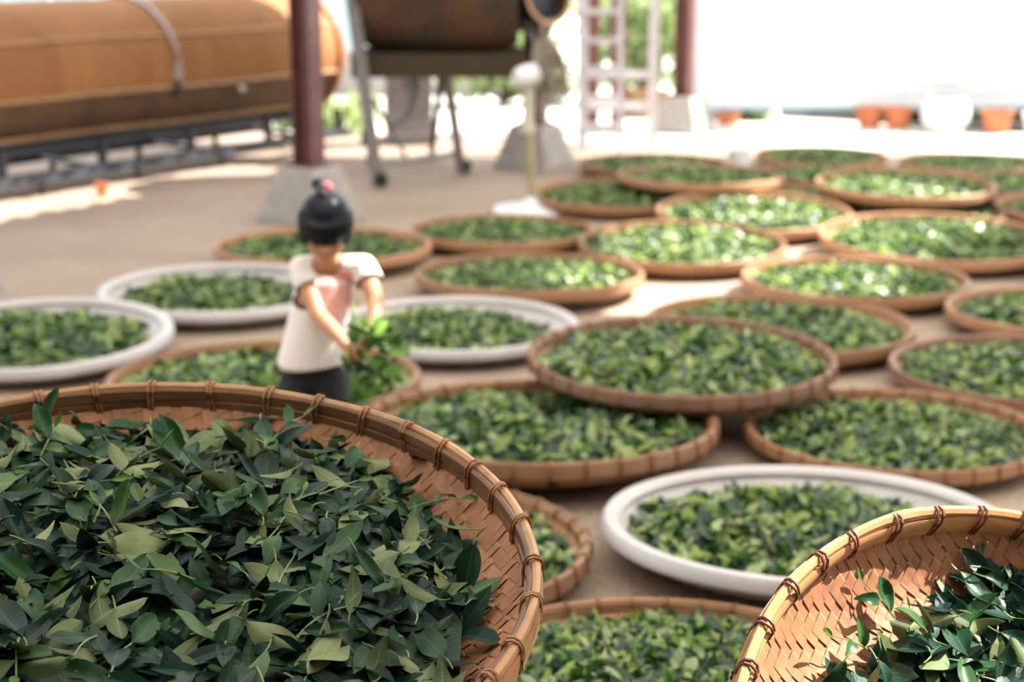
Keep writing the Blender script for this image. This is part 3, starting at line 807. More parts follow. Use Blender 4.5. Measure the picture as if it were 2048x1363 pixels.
TRAYS = [  # photo x, y of the rim's middle, half width, half height, kind, lashed, where it is
 (1595,1048,415,117,'white',0,'white-rimmed {} nearest the tilted basket'),
 (1320,1333,430,140,'bamboo',1,'bamboo {} between the big front basket and the tilted basket'),
 (810,1097,411,135,'bamboo',1,'bamboo {} half hidden behind the right rim of the big front basket'),
 (1068,877,374,90,'bamboo',1,'golden bamboo {} directly behind the big front basket'),
 (1785,869,310,85,'bamboo',1,'golden bamboo {} right behind the nearest white-rimmed tray'),
 (1363,718,308,81,'old',1,'dark weathered {} in the middle of the floor'),
 (1573,648,275,60,'bamboo',0,'bamboo {} partly covered by the dark weathered middle tray'),
 (2047,735,290,67,'old',0,'brown {} at the picture edge behind the golden trays'),
 (2136,622,250,45,'bamboo',0,'bamboo {} cut off by the picture edge beside the sunlit trays'),
 (1716,559,233,43,'bamboo',0,'nearest sunlit bamboo {} , left of the cut-off tray'),
 (1056,551,234,40,'bamboo',0,'bamboo {} behind the white tray right of the girl'),
 (915,642,252,57,'white',0,'white-rimmed {} just right of the girl'),
 (430,577,248,52,'white',0,'white-rimmed {} behind the girl, farther of two on the left'),
 (120,662,272,72,'white',0,'white-rimmed {} cut by the left picture edge'),
 (540,765,317,75,'bamboo',0,'bamboo {} the girl is bending over'),
 (641,500,224,36,'bamboo',0,"bamboo {} behind the girl's head"),
 (990,458,188,30,'bamboo',0,'bamboo {} in front of the pedestal fan'),
 (1370,488,210,45,'bamboo',0,'sunlit bamboo {} left of the other bright trays'),
 (1487,429,199,41,'bamboo',0,'brightest sunlit bamboo {} in the middle of the far rows'),
 (1258,392,173,30,'bamboo',0,'tilted bamboo {} just right of the pedestal fan base'),
 (1885,481,236,49,'bamboo',0,'sunlit bamboo {} behind the nearest sunlit tray'),
 (1872,424,165,28,'old',0,'brown {} lying behind and under a sunlit tray'),
 (1810,370,178,30,'bamboo',0,'bamboo {} with a dark gap below its near rim, far right rows'),
 (1642,310,134,18,'bamboo',0,'farthest bamboo {} beside the bright ground'),
 (1306,325,149,18,'old',0,'dark bamboo {} beside the white ladder feet'),
 (1402,350,167,20,'bamboo',0,'bamboo {} in front of the white bucket'),
 (1590,384,128,18,'bamboo',0,'bamboo {} hidden behind the brightest sunlit tray'),
 (1948,325,148,17,'bamboo',0,'farthest bamboo {} towards the right picture edge'),
 (1985,360,160,21,'old',0,'bamboo {} at the right edge, second row from the back'),
 (2132,415,172,28,'bamboo',0,'bamboo {} peeking in at the right edge beside the sunlit trays'),
 (1650,345,152,19,'bamboo',0,'bamboo {} right of the white bucket, before the farthest tray'),
 (2275,547,235,43,'white',0,'white-rimmed {} barely showing at the right picture edge'),
]
TP = [None]*len(TRAYS)
def tray_at(cx, cy, a, z):
    p = G(cx, cy, z); _, _, fw = project(p); R = a*fw/FPX
    p = G(cx, cy-a*(CAMZ-z)/fw*R/fw, z); _, _, fw = project(p)
    return p.x, p.y, a*fw/FPX
for i in sorted(range(len(TRAYS)), key=lambda k: TRAYS[k][1]):     # trays that lie over a neighbour stand on low stools
    cx, cy, a, b = TRAYS[i][:4]
    lev = 1 if i in (5, 22, 25) else 0
    x, y, R = tray_at(cx, cy, a, 0.10+0.105*lev)
    fw = project((x, y, 0.1+0.105*lev))[2]; dep = math.atan2(CAMZ-0.1-0.105*lev, math.hypot(x, y))
    tau = max(-0.09, min(0.07, math.asin(b/a)-dep))          # some lie propped at a slant
    TP[i] = [x, y, R, lev, tau]
for it in range(40):
    for i in range(len(TP)):
        for j in range(i):
            if TP[i][3] != TP[j][3]: continue
            dx, dy = TP[i][0]-TP[j][0], TP[i][1]-TP[j][1]; d = math.hypot(dx, dy); ov = (TP[i][2]+TP[j][2])*0.985+0.006-d
            if ov > 0:
                k = 0.2*ov/d; TP[i][0] += dx*k; TP[i][1] += dy*k; TP[j][0] -= dx*k; TP[j][1] -= dy*k
for it in range(20):
    for i in range(len(TP)):
        for j in range(i):
            if TP[i][3] != TP[j][3]: continue
            ov = TP[i][2]+TP[j][2]+0.006-math.hypot(TP[i][0]-TP[j][0], TP[i][1]-TP[j][1])
            if ov > 0: TP[i][2] -= ov*0.5; TP[j][2] -= ov*0.5
for i, (cx, cy, a, b, kind, lash, lab) in enumerate(TRAYS):
    x, y, R, lev, tau = TP[i]; s = R/TR*0.988; zb = 0.105*lev+0.43*s*math.sin(abs(tau))-0.10*(1-math.cos(tau))
    rz = random.uniform(0, 2*PI); TM = Matrix.Translation((x, y, zb)) @ Matrix.Rotation(tau, 4, 'X') @ Matrix.Rotation(rz, 4, 'Z') @ Matrix.Diagonal((s, s, min(s, 1.1), 1))
    r = empty('withering_tray', mat=TM); tag(r, lab.format('tray').replace(' ,', ','), 'tray', 'round trays on the floor')
    if kind == 'white':
        link('rim', WRIM_ME, r); link('basin', WBASE_ME, r)
    else:
        link('rim_hoop', RIM_ME[kind], r); link('inner_lath', LATH_ME[kind], r); link('woven_bottom', BASE_ME, r)
        if lash:
            for q in range(34):
                o = link('lashing', BIND_ME[kind], r); o.rotation_euler = (0, 0, q*2*PI/34)
    h = link('tea_leaves', HEAP_W if kind == 'white' else HEAPS[i % 6]); h.matrix_world = Matrix.Translation((0, 0, 0.001)) @ TM
    tag(h, 'green tea leaves spread in the '+lab.format('tray').replace(' ,', ',').replace('the girl is bending over', 'below the girl'), 'tea leaves', 'tea leaves spread in floor trays', 'stuff')

def tray_stool(x, y, h, lab):
    r = empty('low_stool', (x, y, 0), 0.3); tag(r, lab, 'stool', 'low stools under raised trays')
    mb = MB(); mb.lathe([(0.001,h-0.022),(0.13,h-0.022),(0.135,h-0.011),(0.13,h),(0.001,h)], 20); mb.build('seat', MAT['wood'], r, True)
    for k in range(3):
        a = k*2*PI/3; mb = MB(); mb.tube([(0.10*math.cos(a),0.10*math.sin(a),0), (0.085*math.cos(a),0.085*math.sin(a),h-0.015)], 0.014, 6); mb.build('leg', MAT['wood'], r, True)
for i, q in enumerate(TP):
    if q[3]: tray_stool(q[0], q[1], 0.105*q[3]+0.003, 'low wooden stool hidden under the '+{5: 'dark weathered middle tray', 6: 'tray behind the dark middle tray', 9: 'nearest sunlit tray', 17: 'sunlit tray nearest the fan', 18: 'brightest sunlit tray', 20: 'sunlit tray behind the nearest sunlit one', 22: 'far right tray above a dark gap', 25: 'tray in front of the white bucket'}[i])

# ------------------------------------------------------------------ the girl
def ico(bm, c, rad, rot=None, sub=3):
    M = Matrix.Translation(c)
    if rot is not None: M = M @ Euler(rot).to_matrix().to_4x4()
    M = M @ Matrix.Diagonal((*rad, 1)) if hasattr(rad, '__len__') else M @ Matrix.Scale(rad, 4)
    bmesh.ops.create_icosphere(bm, subdivisions=sub, radius=1.0, matrix=M)
def cone(bm, p0, r0, p1, r1, n=16):     # round cone as a chain of spheres with a hull
    p0, p1 = Vector(p0), Vector(p1); ico(bm, p0, r0, None, 2); ico(bm, p1, r1, None, 2)
    d = p1-p0; L = d.length
    if L < 1e-5: return
    M = axis_mat(p0+d/2, d)
    bmesh.ops.create_cone(bm, cap_ends=True, segments=n, radius1=r0, radius2=r1, depth=L, matrix=M)
def chain(bm, pts, rads):
    for i in range(len(pts)-1): cone(bm, pts[i], rads[i], pts[i+1], rads[i+1])
def blob(name, fill, voxel, mat, smooth=6, cuts=(), decimate=None, thick=0.0):
    bm = bmesh.new(); fill(bm); me = bpy.data.meshes.new(name+'_raw'); bm.to_mesh(me); bm.free()
    o = bpy.data.objects.new(name+'_raw', me); COL.objects.link(o)
    m = o.modifiers.new('r', 'REMESH'); m.mode = 'VOXEL'; m.voxel_size = voxel; m.use_smooth_shade = True
    m = o.modifiers.new('s', 'SMOOTH'); m.iterations = smooth; m.factor = 0.5
    if decimate:
        m = o.modifiers.new('d', 'DECIMATE'); m.ratio = decimate
    dg = bpy.context.evaluated_depsgraph_get(); ev = o.evaluated_get(dg)
    out = bpy.data.meshes.new_from_object(ev); out.name = name
    bpy.data.objects.remove(o); bpy.data.meshes.remove(me)
    if cuts or thick:
        bm = bmesh.new(); bm.from_mesh(out)
        for co, no in cuts:
            bmesh.ops.bisect_plane(bm, geom=bm.verts[:]+bm.edges[:]+bm.faces[:], plane_co=co, plane_no=no, clear_outer=True)
        if thick:
            bmesh.ops.solidify(bm, geom=bm.faces[:], thickness=thick)
        bm.to_mesh(out); bm.free()
    out.materials.clear(); out.materials.append(mat)
    out.polygons.foreach_set('use_smooth', [True]*len(out.polygons)); out.update()
    return out

GY = 4.95
girl = empty('person', (-0.62, GY, 0)); tag(girl, 'small girl in a white T-shirt and black trousers lifting tea leaves, head bowed', 'person')
GINV = Matrix.Translation((0.62, -GY, 0))
def g(px, py, Y): return GINV @ AT(px, py, Y)
pelvis = g(624, 745, GY+0.02); waist = g(630, 690, GY+0.01); chest = g(648, 590, GY); neck0 = g(654, 528, GY-0.005); neck1 = g(654, 498, GY-0.04)
head = g(651, 452, GY-0.065)
shR = g(603, 535, GY-0.005); shL = g(727, 533, GY-0.005)
elR = g(636, 628, GY-0.10); wrR = g(692, 690, GY-0.185)
elL = g(752, 600, GY-0.09); wrL = g(749, 648, GY-0.19)
hipR = pelvis+Vector((-0.042, 0, -0.02)); hipL = pelvis+Vector((0.050, 0, -0.02))
knR = Vector((hipR.x-0.006, -0.02, 0.205)); anR = Vector((hipR.x-0.008, 0.02, 0.055))
knL = Vector((hipL.x+0.014, -0.02, 0.205)); anL = Vector((hipL.x+0.018, 0.02, 0.055))
HP = (0.55, 0.0, 0.06)                  # head bowed forward
HM = Matrix.Translation(head) @ Euler(HP).to_matrix().to_4x4()
def hd(x, y, z): return HM @ Vector((x, y, z))
def hand(bm, wr, d, up, side, curl):
    """palm and five fingers; d points along the hand, up is its back, side towards the thumb"""
    d = d.normalized(); side = (side-d*side.dot(d)).normalized(); up = d.cross(side).normalized()*(1 if d.cross(side).dot(up) > 0 else -1)
    palm = wr+d*0.026
    for q in (-1, -0.33, 0.33, 1):
        cone(bm, wr+d*0.006+side*q*0.009, 0.0105, wr+d*0.040+side*q*0.0155, 0.0085, 10)
    for q, ln in ((-1, 0.027), (-0.33, 0.033), (0.33, 0.035), (1, 0.031)):
        p = wr+d*0.043+side*q*0.0165; dirn = d.copy(); r = 0.0068
        for sgm in range(3):
            dirn = (dirn*math.cos(curl[sgm])-up*math.sin(curl[sgm])).normalized()
            p2 = p+dirn*ln*(0.42, 0.33, 0.25)[sgm]; cone(bm, p, r, p2, r-0.0006, 10); p = p2; r -= 0.0006
    p = wr+d*0.016+side*0.018; dirn = (d*0.6+side*0.75-up*0.25).normalized()
    for ln in (0.018, 0.015):
        p2 = p+dirn*ln; cone(bm, p, 0.0078, p2, 0.0068, 10); p = p2; dirn = (dirn*0.8+d*0.5-up*0.2).normalized()
def fill_body(bm):
    ico(bm, hd(0, 0, 0), (0.070, 0.078, 0.086), HP)                       # skull
    ico(bm, hd(0, -0.028, -0.042), (0.056, 0.050, 0.050), HP)             # jaw and cheeks
    for s in (-1, 1):
        ico(bm, hd(s*0.030, -0.050, -0.036), (0.024, 0.022, 0.022), HP, 2)  # cheeks
        ico(bm, hd(s*0.071, 0.004, -0.016), (0.010, 0.015, 0.021), HP, 2)   # ears
    cone(bm, hd(0, -0.072, -0.008), 0.006, hd(0, -0.085, -0.028), 0.0095, 10)  # nose
    ico(bm, hd(0, -0.062, -0.078), (0.018, 0.016, 0.013), HP, 2)          # chin
    chain(bm, [neck1, neck0], [0.034, 0.038])
    ico(bm, chest, (0.090, 0.062, 0.085)); ico(bm, waist, (0.086, 0.066, 0.09)); ico(bm, pelvis, (0.090, 0.066, 0.06))
    cone(bm, shR, 0.034, neck0, 0.036); cone(bm, shL, 0.034, neck0, 0.036)
    chain(bm, [shR, elR, elR.lerp(wrR, 0.4), wrR], [0.033, 0.0255, 0.0255, 0.0165])
    chain(bm, [shL, elL, elL.lerp(wrL, 0.4), wrL], [0.033, 0.0255, 0.0255, 0.0165])
    hand(bm, wrR, (wrR-elR).normalized()*0.8+Vector((0.1, -0.3, -0.55)), Vector((-0.4, -0.6, 0.5)), Vector((0.55, -0.2, 0.6)), (0.35, 0.5, 0.4))
    hand(bm, wrL, Vector((-0.25, -0.5, -0.75)), Vector((0.6, -0.5, 0.4)), Vector((-0.6, -0.35, 0.5)), (0.35, 0.5, 0.4))
    for hp_, kn, an in ((hipR, knR, anR), (hipL, knL, anL)):
        chain(bm, [hp_, kn, kn.lerp(an, 0.35), an], [0.056, 0.041, 0.040, 0.027])
        chain(bm, [an+Vector((0, 0.012, -0.025)), an+Vector((0, -0.05, -0.033))], [0.026, 0.020])
link('body', blob('body', fill_body, 0.0032, MAT['skin'], 4, decimate=0.5), girl)
# face details
for s in (-1, 1):
    mb = MB(); mb.lathe([(0.0005,0.0),(0.006,0.0008),(0.010,0.0)], 12, HM @ Matrix.Translation((s*0.028,-0.0745,-0.012)) @ Matrix.Rotation(PI/2, 4, 'X') @ Matrix.Diagonal((1,0.45,1,1)))
    mb.build('eye', MAT['eye'], girl, True)
    mb = MB(); mb.tube([hd(s*0.016,-0.078,0.010), hd(s*0.028,-0.076,0.014), hd(s*0.040,-0.068,0.010)], [0.001,0.002,0.001], 5); mb.build('eyebrow', MAT['hair'], girl, True)
mb = MB(); mb.tube([hd(-0.016,-0.070,-0.058), hd(-0.006,-0.0765,-0.056), hd(0.006,-0.0765,-0.056), hd(0.016,-0.070,-0.058)], [0.002,0.0042,0.0042,0.002], 6); mb.build('mouth', MAT['lip'], girl, True)

# hair: a cap with a fringe, gathered into a knot on the crown
def fill_hair(bm):
    ico(bm, hd(0, 0.006, 0.012), (0.080, 0.087, 0.088), HP, 4)
    ico(bm, hd(0, 0.014, 0.030), (0.078, 0.083, 0.080), HP, 3)
    for k in range(13):                                                    # locks of the fringe and sides
        a = -PI/2+(k-6)*0.24
        x, y = 0.078*math.cos(a), 0.084*math.sin(a)
        ln = 0.016 if 3 <= k <= 9 else 0.045
        chain(bm, [hd(x*0.86, y*0.86, 0.05), hd(x*1.0, y*1.0+0.002, 0.016), hd(x*0.99, y*0.99, 0.012-ln+0.005*math.sin(k*5))], [0.018, 0.010, 0.006])
    for k in range(9):
        a = PI/2+(k-4)*0.30; x, y = 0.078*math.cos(a), 0.085*math.sin(a)
        chain(bm, [hd(x*0.9, y*0.9, 0.03), hd(x, y, -0.02), hd(x*0.9, y*0.9, -0.062)], [0.02, 0.016, 0.009])
hair = link('hair', blob('hair', fill_hair, 0.004, MAT['hair'], 18), girl)
bun = g(638, 368, GY-0.03); band = g(653, 374, GY-0.05)
def fill_bun(bm):
    root_ = hd(-0.004, 0.02, 0.105)
    chain(bm, [root_, bun], [0.017, 0.016]); ico(bm, bun, (0.025, 0.022, 0.020), None, 3)
    for k in range(5):
        a = k*1.3; cone(bm, bun, 0.012, bun+Vector((0.020*math.cos(a), 0.016*math.sin(a), 0.010+0.006*math.sin(k*3))), 0.005, 8)
link('hair_knot', blob('hair_knot', fill_bun, 0.003, MAT['hair'], 2), hair)
def fill_band(bm):
    for k in range(8):
        a = k*PI/4; ico(bm, band+Vector((0.010*math.cos(a), 0.004, 0.010*math.sin(a))), (0.007, 0.009, 0.007), None, 2)
    ico(bm, band, 0.008, None, 2)
link('hair_band', blob('hair_band', fill_band, 0.0025, MAT['pink'], 2), hair)

# T-shirt
def shirt_mat():
    t = NT('tshirt').set(0.85, 0.15)
    v = t.coords((1,1,1))
    n = t.noise(v, 26, 3)
    c0 = g(673, 590, GY-0.06)
    vm = t.new('ShaderNodeVectorMath', operation='SUBTRACT'); t.link(v, vm.inputs[0]); vm.inputs[1].default_value = c0
    v2 = t.new('ShaderNodeVectorMath', operation='MULTIPLY'); t.link(vm.outputs[0], v2.inputs[0]); v2.inputs[1].default_value = (1/0.066, 1/0.10, 1/0.10)
    ln = t.new('ShaderNodeVectorMath', operation='LENGTH'); t.link(v2.outputs[0], ln.inputs[0])
    f = t.math('ADD', ln.outputs['Value'], t.math('MULTIPLY', t.math('SUBTRACT', n, 0.5), 0.9))
    mask = t.ramp(f, [(0.80,(1,1,1)),(1.0,(0,0,0))])
    n2 = t.ramp(t.noise(v, 45, 3), [(0.42,(0.70,0.32,0.31)),(0.60,(0.74,0.46,0.43))])
    t.base(t.mix(mask, (0.72,0.66,0.63), n2)); t.bump(t.noise(v, 18, 3), 0.5, 0.006)
    return t.m
hem = g(620, 722, GY)
def fill_shirt(bm):
    top = chest+Vector((0, 0, 0.035)); n = 16
    for i in range(n+1):                 # one smooth flare from the chest to the hem
        t = i/n; c = top.lerp(hem+Vector((0.004, 0, 0)), t); c.y += -0.006*math.sin(t*PI)
        w = 0.092+0.004*t+0.014*t*t; dpt = 0.070+0.012*t+0.006*t*t
        ico(bm, c, (w, dpt, 0.045), None, 3)
    cone(bm, shR, 0.040, neck0+Vector((-0.02,0,-0.010)), 0.040); cone(bm, shL, 0.040, neck0+Vector((0.02,0,-0.010)), 0.040)
    cone(bm, chest, 0.074, neck0+Vector((0,0,-0.02)), 0.048)
    cone(bm, shR, 0.041, shR.lerp(elR, 0.36), 0.045); cone(bm, shL, 0.041, shL.lerp(elL, 0.40), 0.047)
def shirt_mesh():
    me = blob('shirt', fill_shirt, 0.0045, shirt_mat(), 10)
    bm = bmesh.new(); bm.from_mesh(me)
    def cut(co, no, cond=None):
        geom = bm.verts[:]+bm.edges[:]+bm.faces[:]
        if cond is not None:
            vs = [v for v in bm.verts if cond(v.co)]; vs_ = set(vs)
            es = [e for e in bm.edges if e.verts[0] in vs_ and e.verts[1] in vs_]; fs = [f for f in bm.faces if all(v in vs_ for v in f.verts)]
            geom = vs+es+fs
        bmesh.ops.bisect_plane(bm, geom=geom, plane_co=co, plane_no=no, clear_outer=True)
    cut(hem+Vector((0,0,-0.012)), Vector((0.12, 0, -1)))
    dR = (elR-shR).normalized(); dL = (elL-shL).normalized()
    pR = shR.lerp(elR, 0.42); pL = shL.lerp(elL, 0.46)
    cut(pR, dR, lambda c: (c-shR.lerp(elR, 0.40)).length < 0.075 and c.y < shR.y+0.2 and c.x < chest.x-0.02)
    cut(pL, dL, lambda c: (c-shL.lerp(elL, 0.44)).length < 0.075 and c.x > chest.x+0.05)
    # neckline: remove a scoop
    nc = neck0+Vector((0.004, -0.028, 0.012))
    dead = [v for v in bm.verts if ((v.co-nc)*Vector((1/0.044, 1/0.060, 1/0.040))).length < 1.0] if False else [v for v in bm.verts if ((v.co.x-nc.x)/0.044)**2+((v.co.y-nc.y)/0.062)**2+((v.co.z-nc.z)/0.046)**2 < 1.0]
    bmesh.ops.delete(bm, geom=dead, context='VERTS')
    bmesh.ops.solidify(bm, geom=bm.faces[:], thickness=0.002)
    bm.to_mesh(me); bm.free(); me.polygons.foreach_set('use_smooth', [True]*len(me.polygons)); me.update(); return me
link('t_shirt', shirt_mesh(), girl)
def fill_tr(bm):
    ico(bm, pelvis+Vector((0.004,0.004,0)), (0.098, 0.074, 0.066))
    for hp_, kn, an in ((hipR, knR, anR), (hipL, knL, anL)):
        chain(bm, [hp_, kn, an+Vector((0,0,0.02))], [0.064, 0.050, 0.042])
link('trousers', blob('trousers', fill_tr, 0.006, MAT['trousers'], 4), girl)
for an in (anR, anL):
    def fill_sh(bm, an=an):
        chain(bm, [an+Vector((0, 0.015, -0.026)), an+Vector((0, -0.035, -0.029)), an+Vector((0, -0.065, -0.032))], [0.029, 0.028, 0.023])
    link('shoe', blob('shoe', fill_sh, 0.004, MAT['shoe'], 3), girl)

# the bunch of fresh leaves in her hands
bc = AT(722, 700, GY-0.235)
k = 0
BP = [(random.uniform(672, 792), random.uniform(655, 800), random.uniform(-0.05, 0.03)) for _ in range(60)]
BP = [q for q in BP if ((q[0]-732)/62)**2+((q[1]-728)/82)**2 < 1 and not (q[0] < 712 and 670 < q[1] < 722)][:34]
for (px, py, dy) in BP:
    p = AT(px, py, GY-0.225+dy)
    M = Matrix.Translation(p) @ Euler((random.uniform(0, 6.28), random.uniform(-1.2, 1.2), random.uniform(0, 6.28))).to_matrix().to_4x4() @ Matrix.Translation((-0.03, 0, 0))
    sprig(M, 'bright green leafy tea sprig held in the bunch between the girl\'s hands', 'sprigs in the girl\'s hands', FRESHV if k % 4 else LEAFV, 5, random.uniform(0.05, 0.07), 0.85); k += 1

# ------------------------------------------------------------------ long drum machine on the left
def drum_machine():
    foot = Vector((-2.48, 12.20, 0)); base = foot-E2*0.50
    M = Matrix.Translation(base) @ Matrix.Rotation(AZ, 4, 'Z')     # local x along the axis, -y towards the trays
    r = empty('drum_machine', mat=M); tag(r, 'long brown canvas-covered drum machine on a low grey frame', 'machine')
    s0, s1 = -5.0, 1.95; zc, R = 0.80, 0.50
    def shell(a0, a1, rad, n=28, x0=s0, x1=s1, nx=20, th=0.012):
        V = []; F = []
        for i in range(nx+1):
            x = x0+(x1-x0)*i/nx
            for k in range(n+1):
                a = a0+(a1-a0)*k/n; V.append((x, -rad*math.cos(a), zc+rad*math.sin(a)))
        nn = n+1
        for i in range(nx):
            for k in range(n): F.append((i*nn+k, (i+1)*nn+k, (i+1)*nn+k+1, i*nn+k+1))
        return V, F
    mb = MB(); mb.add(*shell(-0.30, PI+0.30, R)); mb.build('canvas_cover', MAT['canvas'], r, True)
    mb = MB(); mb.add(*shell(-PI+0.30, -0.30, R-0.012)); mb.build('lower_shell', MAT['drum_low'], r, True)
    for a in (0.50, -0.29, -1.03, PI-0.50):
        mb = MB(); y, z = -(R+0.004)*math.cos(a), zc+(R+0.004)*math.sin(a)
        mb.tube([(s0+(s1-s0)*i/12, y, z+0.004*math.sin(i*1.9)) for i in range(13)], 0.016, 6); mb.build('batten', MAT['batten'], r, True)
    for x in (-0.10, -2.6):
        mb = MB(); mb.tube([(x+0.10*math.cos(a)*0.4, -(R+0.012)*math.cos(a), zc+(R+0.012)*math.sin(a)) for a in np.linspace(-0.2, 2.6, 20)], 0.034, 6, flat=0.3)
        st = mb.build('strap', MAT['strap'], r, True)
        mb = MB(); mb.box((x+0.04, -(R+0.02)*math.cos(-0.30), zc+(R+0.02)*math.sin(-0.30)), (0.05, 0.03, 0.13)); mb.build('buckle', MAT['black'], st)
    mb = MB(); mb.lathe([(0.001, s1), (R*0.98, s1)], 40, Matrix.Translation((0,0,zc)) @ Matrix.Rotation(PI/2, 4, 'Y')); mb.build('end_plate', MAT['rust'], r)
    mb = MB(); mb.lathe([(R+0.03, s1-0.03), (R+0.03, s1+0.02), (R-0.02, s1+0.02), (R-0.02, s1-0.03)], 40, Matrix.Translation((0,0,zc)) @ Matrix.Rotation(PI/2, 4, 'Y'), closed=True); mb.build('end_ring', MAT['rust'], r, True)
    mb = MB(); mb.box(((s0+s1)/2, 0, 0.27), (s1-s0-0.2, 0.36, 0.06)); mb.build('cradle', MAT['steel_dark'], r)
    for y in (-0.50, 0.40):
        mb = MB(); mb.box(((s0+s1)/2, y, 0.13), (s1-s0+0.1, 0.05, 0.07)); mb.build('rail', MAT['steel_blue'], r)
        for x in np.arange(s0+0.5, s1, 0.92):
            mb = MB(); mb.box((x, y*0.9, 0.24), (0.05, 0.05, 0.18)); mb.build('bracket', MAT['steel_dark'], r)
            mb = MB(); mb.tube([(x+0.3, y, 0.12), (x+0.3, y, 0.0)], 0.026, 8); mb.build('leg', MAT['black'], r, True)
    for x in np.arange(s0+0.5, s1, 1.2):
        mb = MB(); mb.tube([(x, -0.50, 0.13), (x+0.25, 0.40, 0.13)], 0.02, 6); mb.build('cross_bar', MAT['steel_dark'], r, True)
    mb = MB(); mb.tube([(0.68, -0.46, 0.60), (0.68, -0.50, 0.59)], 0.022, 12); mb.build('cap', MAT['white_paint'], r, True)
drum_machine()
def pot(name, p, r, h, mat, label, cat='pot', plant=True, group=None):
    e = empty(name, p); tag(e, label, cat, group)
    mb = MB(); mb.lathe([(0.001,0),(r*0.7,0),(r*0.95,h*0.85),(r*1.06,h*0.86),(r*1.08,h),(r*0.94,h),(r*0.90,h*0.88),(0.001,h*0.86)], 28); mb.build('shell', mat, e, True)
    mb = MB(); mb.lathe([(0.001,h*0.875),(r*0.9,h*0.87)], 20); mb.build('soil', MAT['soil'], e)
    if plant:
        V0, F0, C0 = leaf_geo(L=1.0, W=0.4, fold=0.3, curl=0.9, nl=4, ns=1); mb = MB()
        for k in range(26):
            L = random.uniform(0.12, 0.26); M = Matrix.Translation((random.uniform(-r,r)*0.4, random.uniform(-r,r)*0.4, h*0.9+random.uniform(0, 0.12))) @ Euler((random.gauss(0,.4), random.uniform(-1.3,-0.2), random.uniform(0,6.28))).to_matrix().to_4x4() @ Matrix.Scale(L, 4)
            mb.add(V0.tolist(), F0, M)
        o = mb.build('foliage', MAT['leaf_tree'], e); o['kind'] = 'stuff'
    return e
pot('flower_pot', G(205, 392), 0.045, 0.09, MAT['terracotta'], 'small terracotta pot on the floor under the drum machine', plant=False)

# ------------------------------------------------------------------ tumbling machine behind the girl
def tumbler():
    Y = 11.8
    a = AT(712, 148, Y); b = AT(1050, 148, Y)
    r = empty('tumbling_machine', (0, Y, 0)); tag(r, 'dark brown tumbling drum on grey A-frame legs left of the fan', 'machine')
    zb = a.z
    # drum, wider towards its middle, axis across
    ax = Matrix.Rotation(PI/2, 4, 'Y'); x0 = a.x+0.03; x1 = b.x-0.02; zc = 1.50; R = zc-zb-0.12
    prof = [(0.001, x0), (R*0.80, x0), (R*0.92, x0+0.12), (R, x0+0.4), (R, x1-0.42), (R*0.96, x1-0.20), (R*0.84, x1-0.03), (0.001, x1-0.03)]
    mb = MB(); mb.lathe(prof, 56, Matrix.Translation((0, 0, zc)) @ ax); mb.build('drum', MAT['hopper'], r, True)
    # catch trough
    V = []; F = []
    w = 0.42; zt = AT(800, 100, Y).z; th = 0.0
    mb = MB(); mb.box(((a.x+b.x)/2, -0.36, (zb+zt)/2), (b.x-a.x, 0.03, zt-zb), (0.18, 0, 0)); mb.build('trough_front', MAT['hopper_band'], r)
    mb = MB(); mb.box(((a.x+b.x)/2, 0.36, (zb+zt)/2), (b.x-a.x, 0.03, zt-zb), (-0.18, 0, 0)); mb.build('trough_back', MAT['hopper_band'], r)
    mb = MB(); mb.box(((a.x+b.x)/2, 0, zb+0.01), (b.x-a.x-0.02, 0.70, 0.02)); mb.build('trough_bottom', MAT['hopper_band'], r)
    mb = MB(); mb.box((a.x+0.01, 0, (zb+zt)/2), (0.02, 0.70, zt-zb)); mb.build('trough_end', MAT['hopper_band'], r)
    mb = MB(); mb.box((b.x-0.01, 0, (zb+zt)/2), (0.02, 0.70, zt-zb)); mb.build('trough_end', MAT['hopper_band'], r)
    def leg(p, q, rad=0.035, m='steel_grey'):
        p = Vector(p)-Vector((0, Y, 0)); q = Vector(q)-Vector((0, Y, 0))
        d = q-p; mb = MB(); mb.box((p+q)/2, (rad*1.7, rad*2.0, d.length), axis_mat((0,0,0), d)); return mb.build('leg', MAT[m], r)
    f1 = G(757, 374); f2 = G(924, 346); f3 = G(862, 318); f4 = G(742, 332)
    t1 = AT(700, -25, Y-0.42); t2 = AT(888, 140, Y-0.1)
    leg(f1, t1, 0.045); leg(f2, AT(893, 140, Y-0.05)); leg(f3, AT(884, 140, Y+0.3), 0.026, 'hopper_band'); leg(f4, AT(716, 60, Y+0.35), 0.026, 'hopper_band')
    for p in (f1, f2):
        mb = MB(); mb.lathe([(0.001,-0.025),(0.05,-0.025),(0.056,-0.01),(0.056,0.01),(0.05,0.025),(0.001,0.025)], 20, Matrix.Translation(p-Vector((0,Y,0))+Vector((0.02,-0.02,0.056))) @ Matrix.Rotation(PI/2, 4, 'X')); mb.build('caster', MAT['black'], r, True)
    def bar(p, q, rad, name='brace', m='steel_grey'):
        mb = MB(); mb.tube([Vector(x)-Vector((0,Y,0)) for x in (p, q)], rad, 8); mb.build(name, MAT[m], r, True)
    bar(f1+Vector((0,0,0.16)), f2+Vector((0,0,0.16)), 0.022)
    bar(f4+Vector((0,0,0.2)), f3+Vector((0,0,0.2)), 0.02)
    bar(AT(748, 200, Y-0.3), G(810, 315)+Vector((0,0,0.02)), 0.018)
    hp = [AT(832, 150, Y+0.5), AT(833, 185, Y+0.52), AT(818, 220, Y+0.5), AT(795, 243, Y+0.45), AT(775, 255, Y+0.4)]
    mb = MB(); mb.tube([p-Vector((0,Y,0)) for p in hp], 0.028, 8); mb.build('hose', MAT['steel_grey'], r, True)
tumbler()
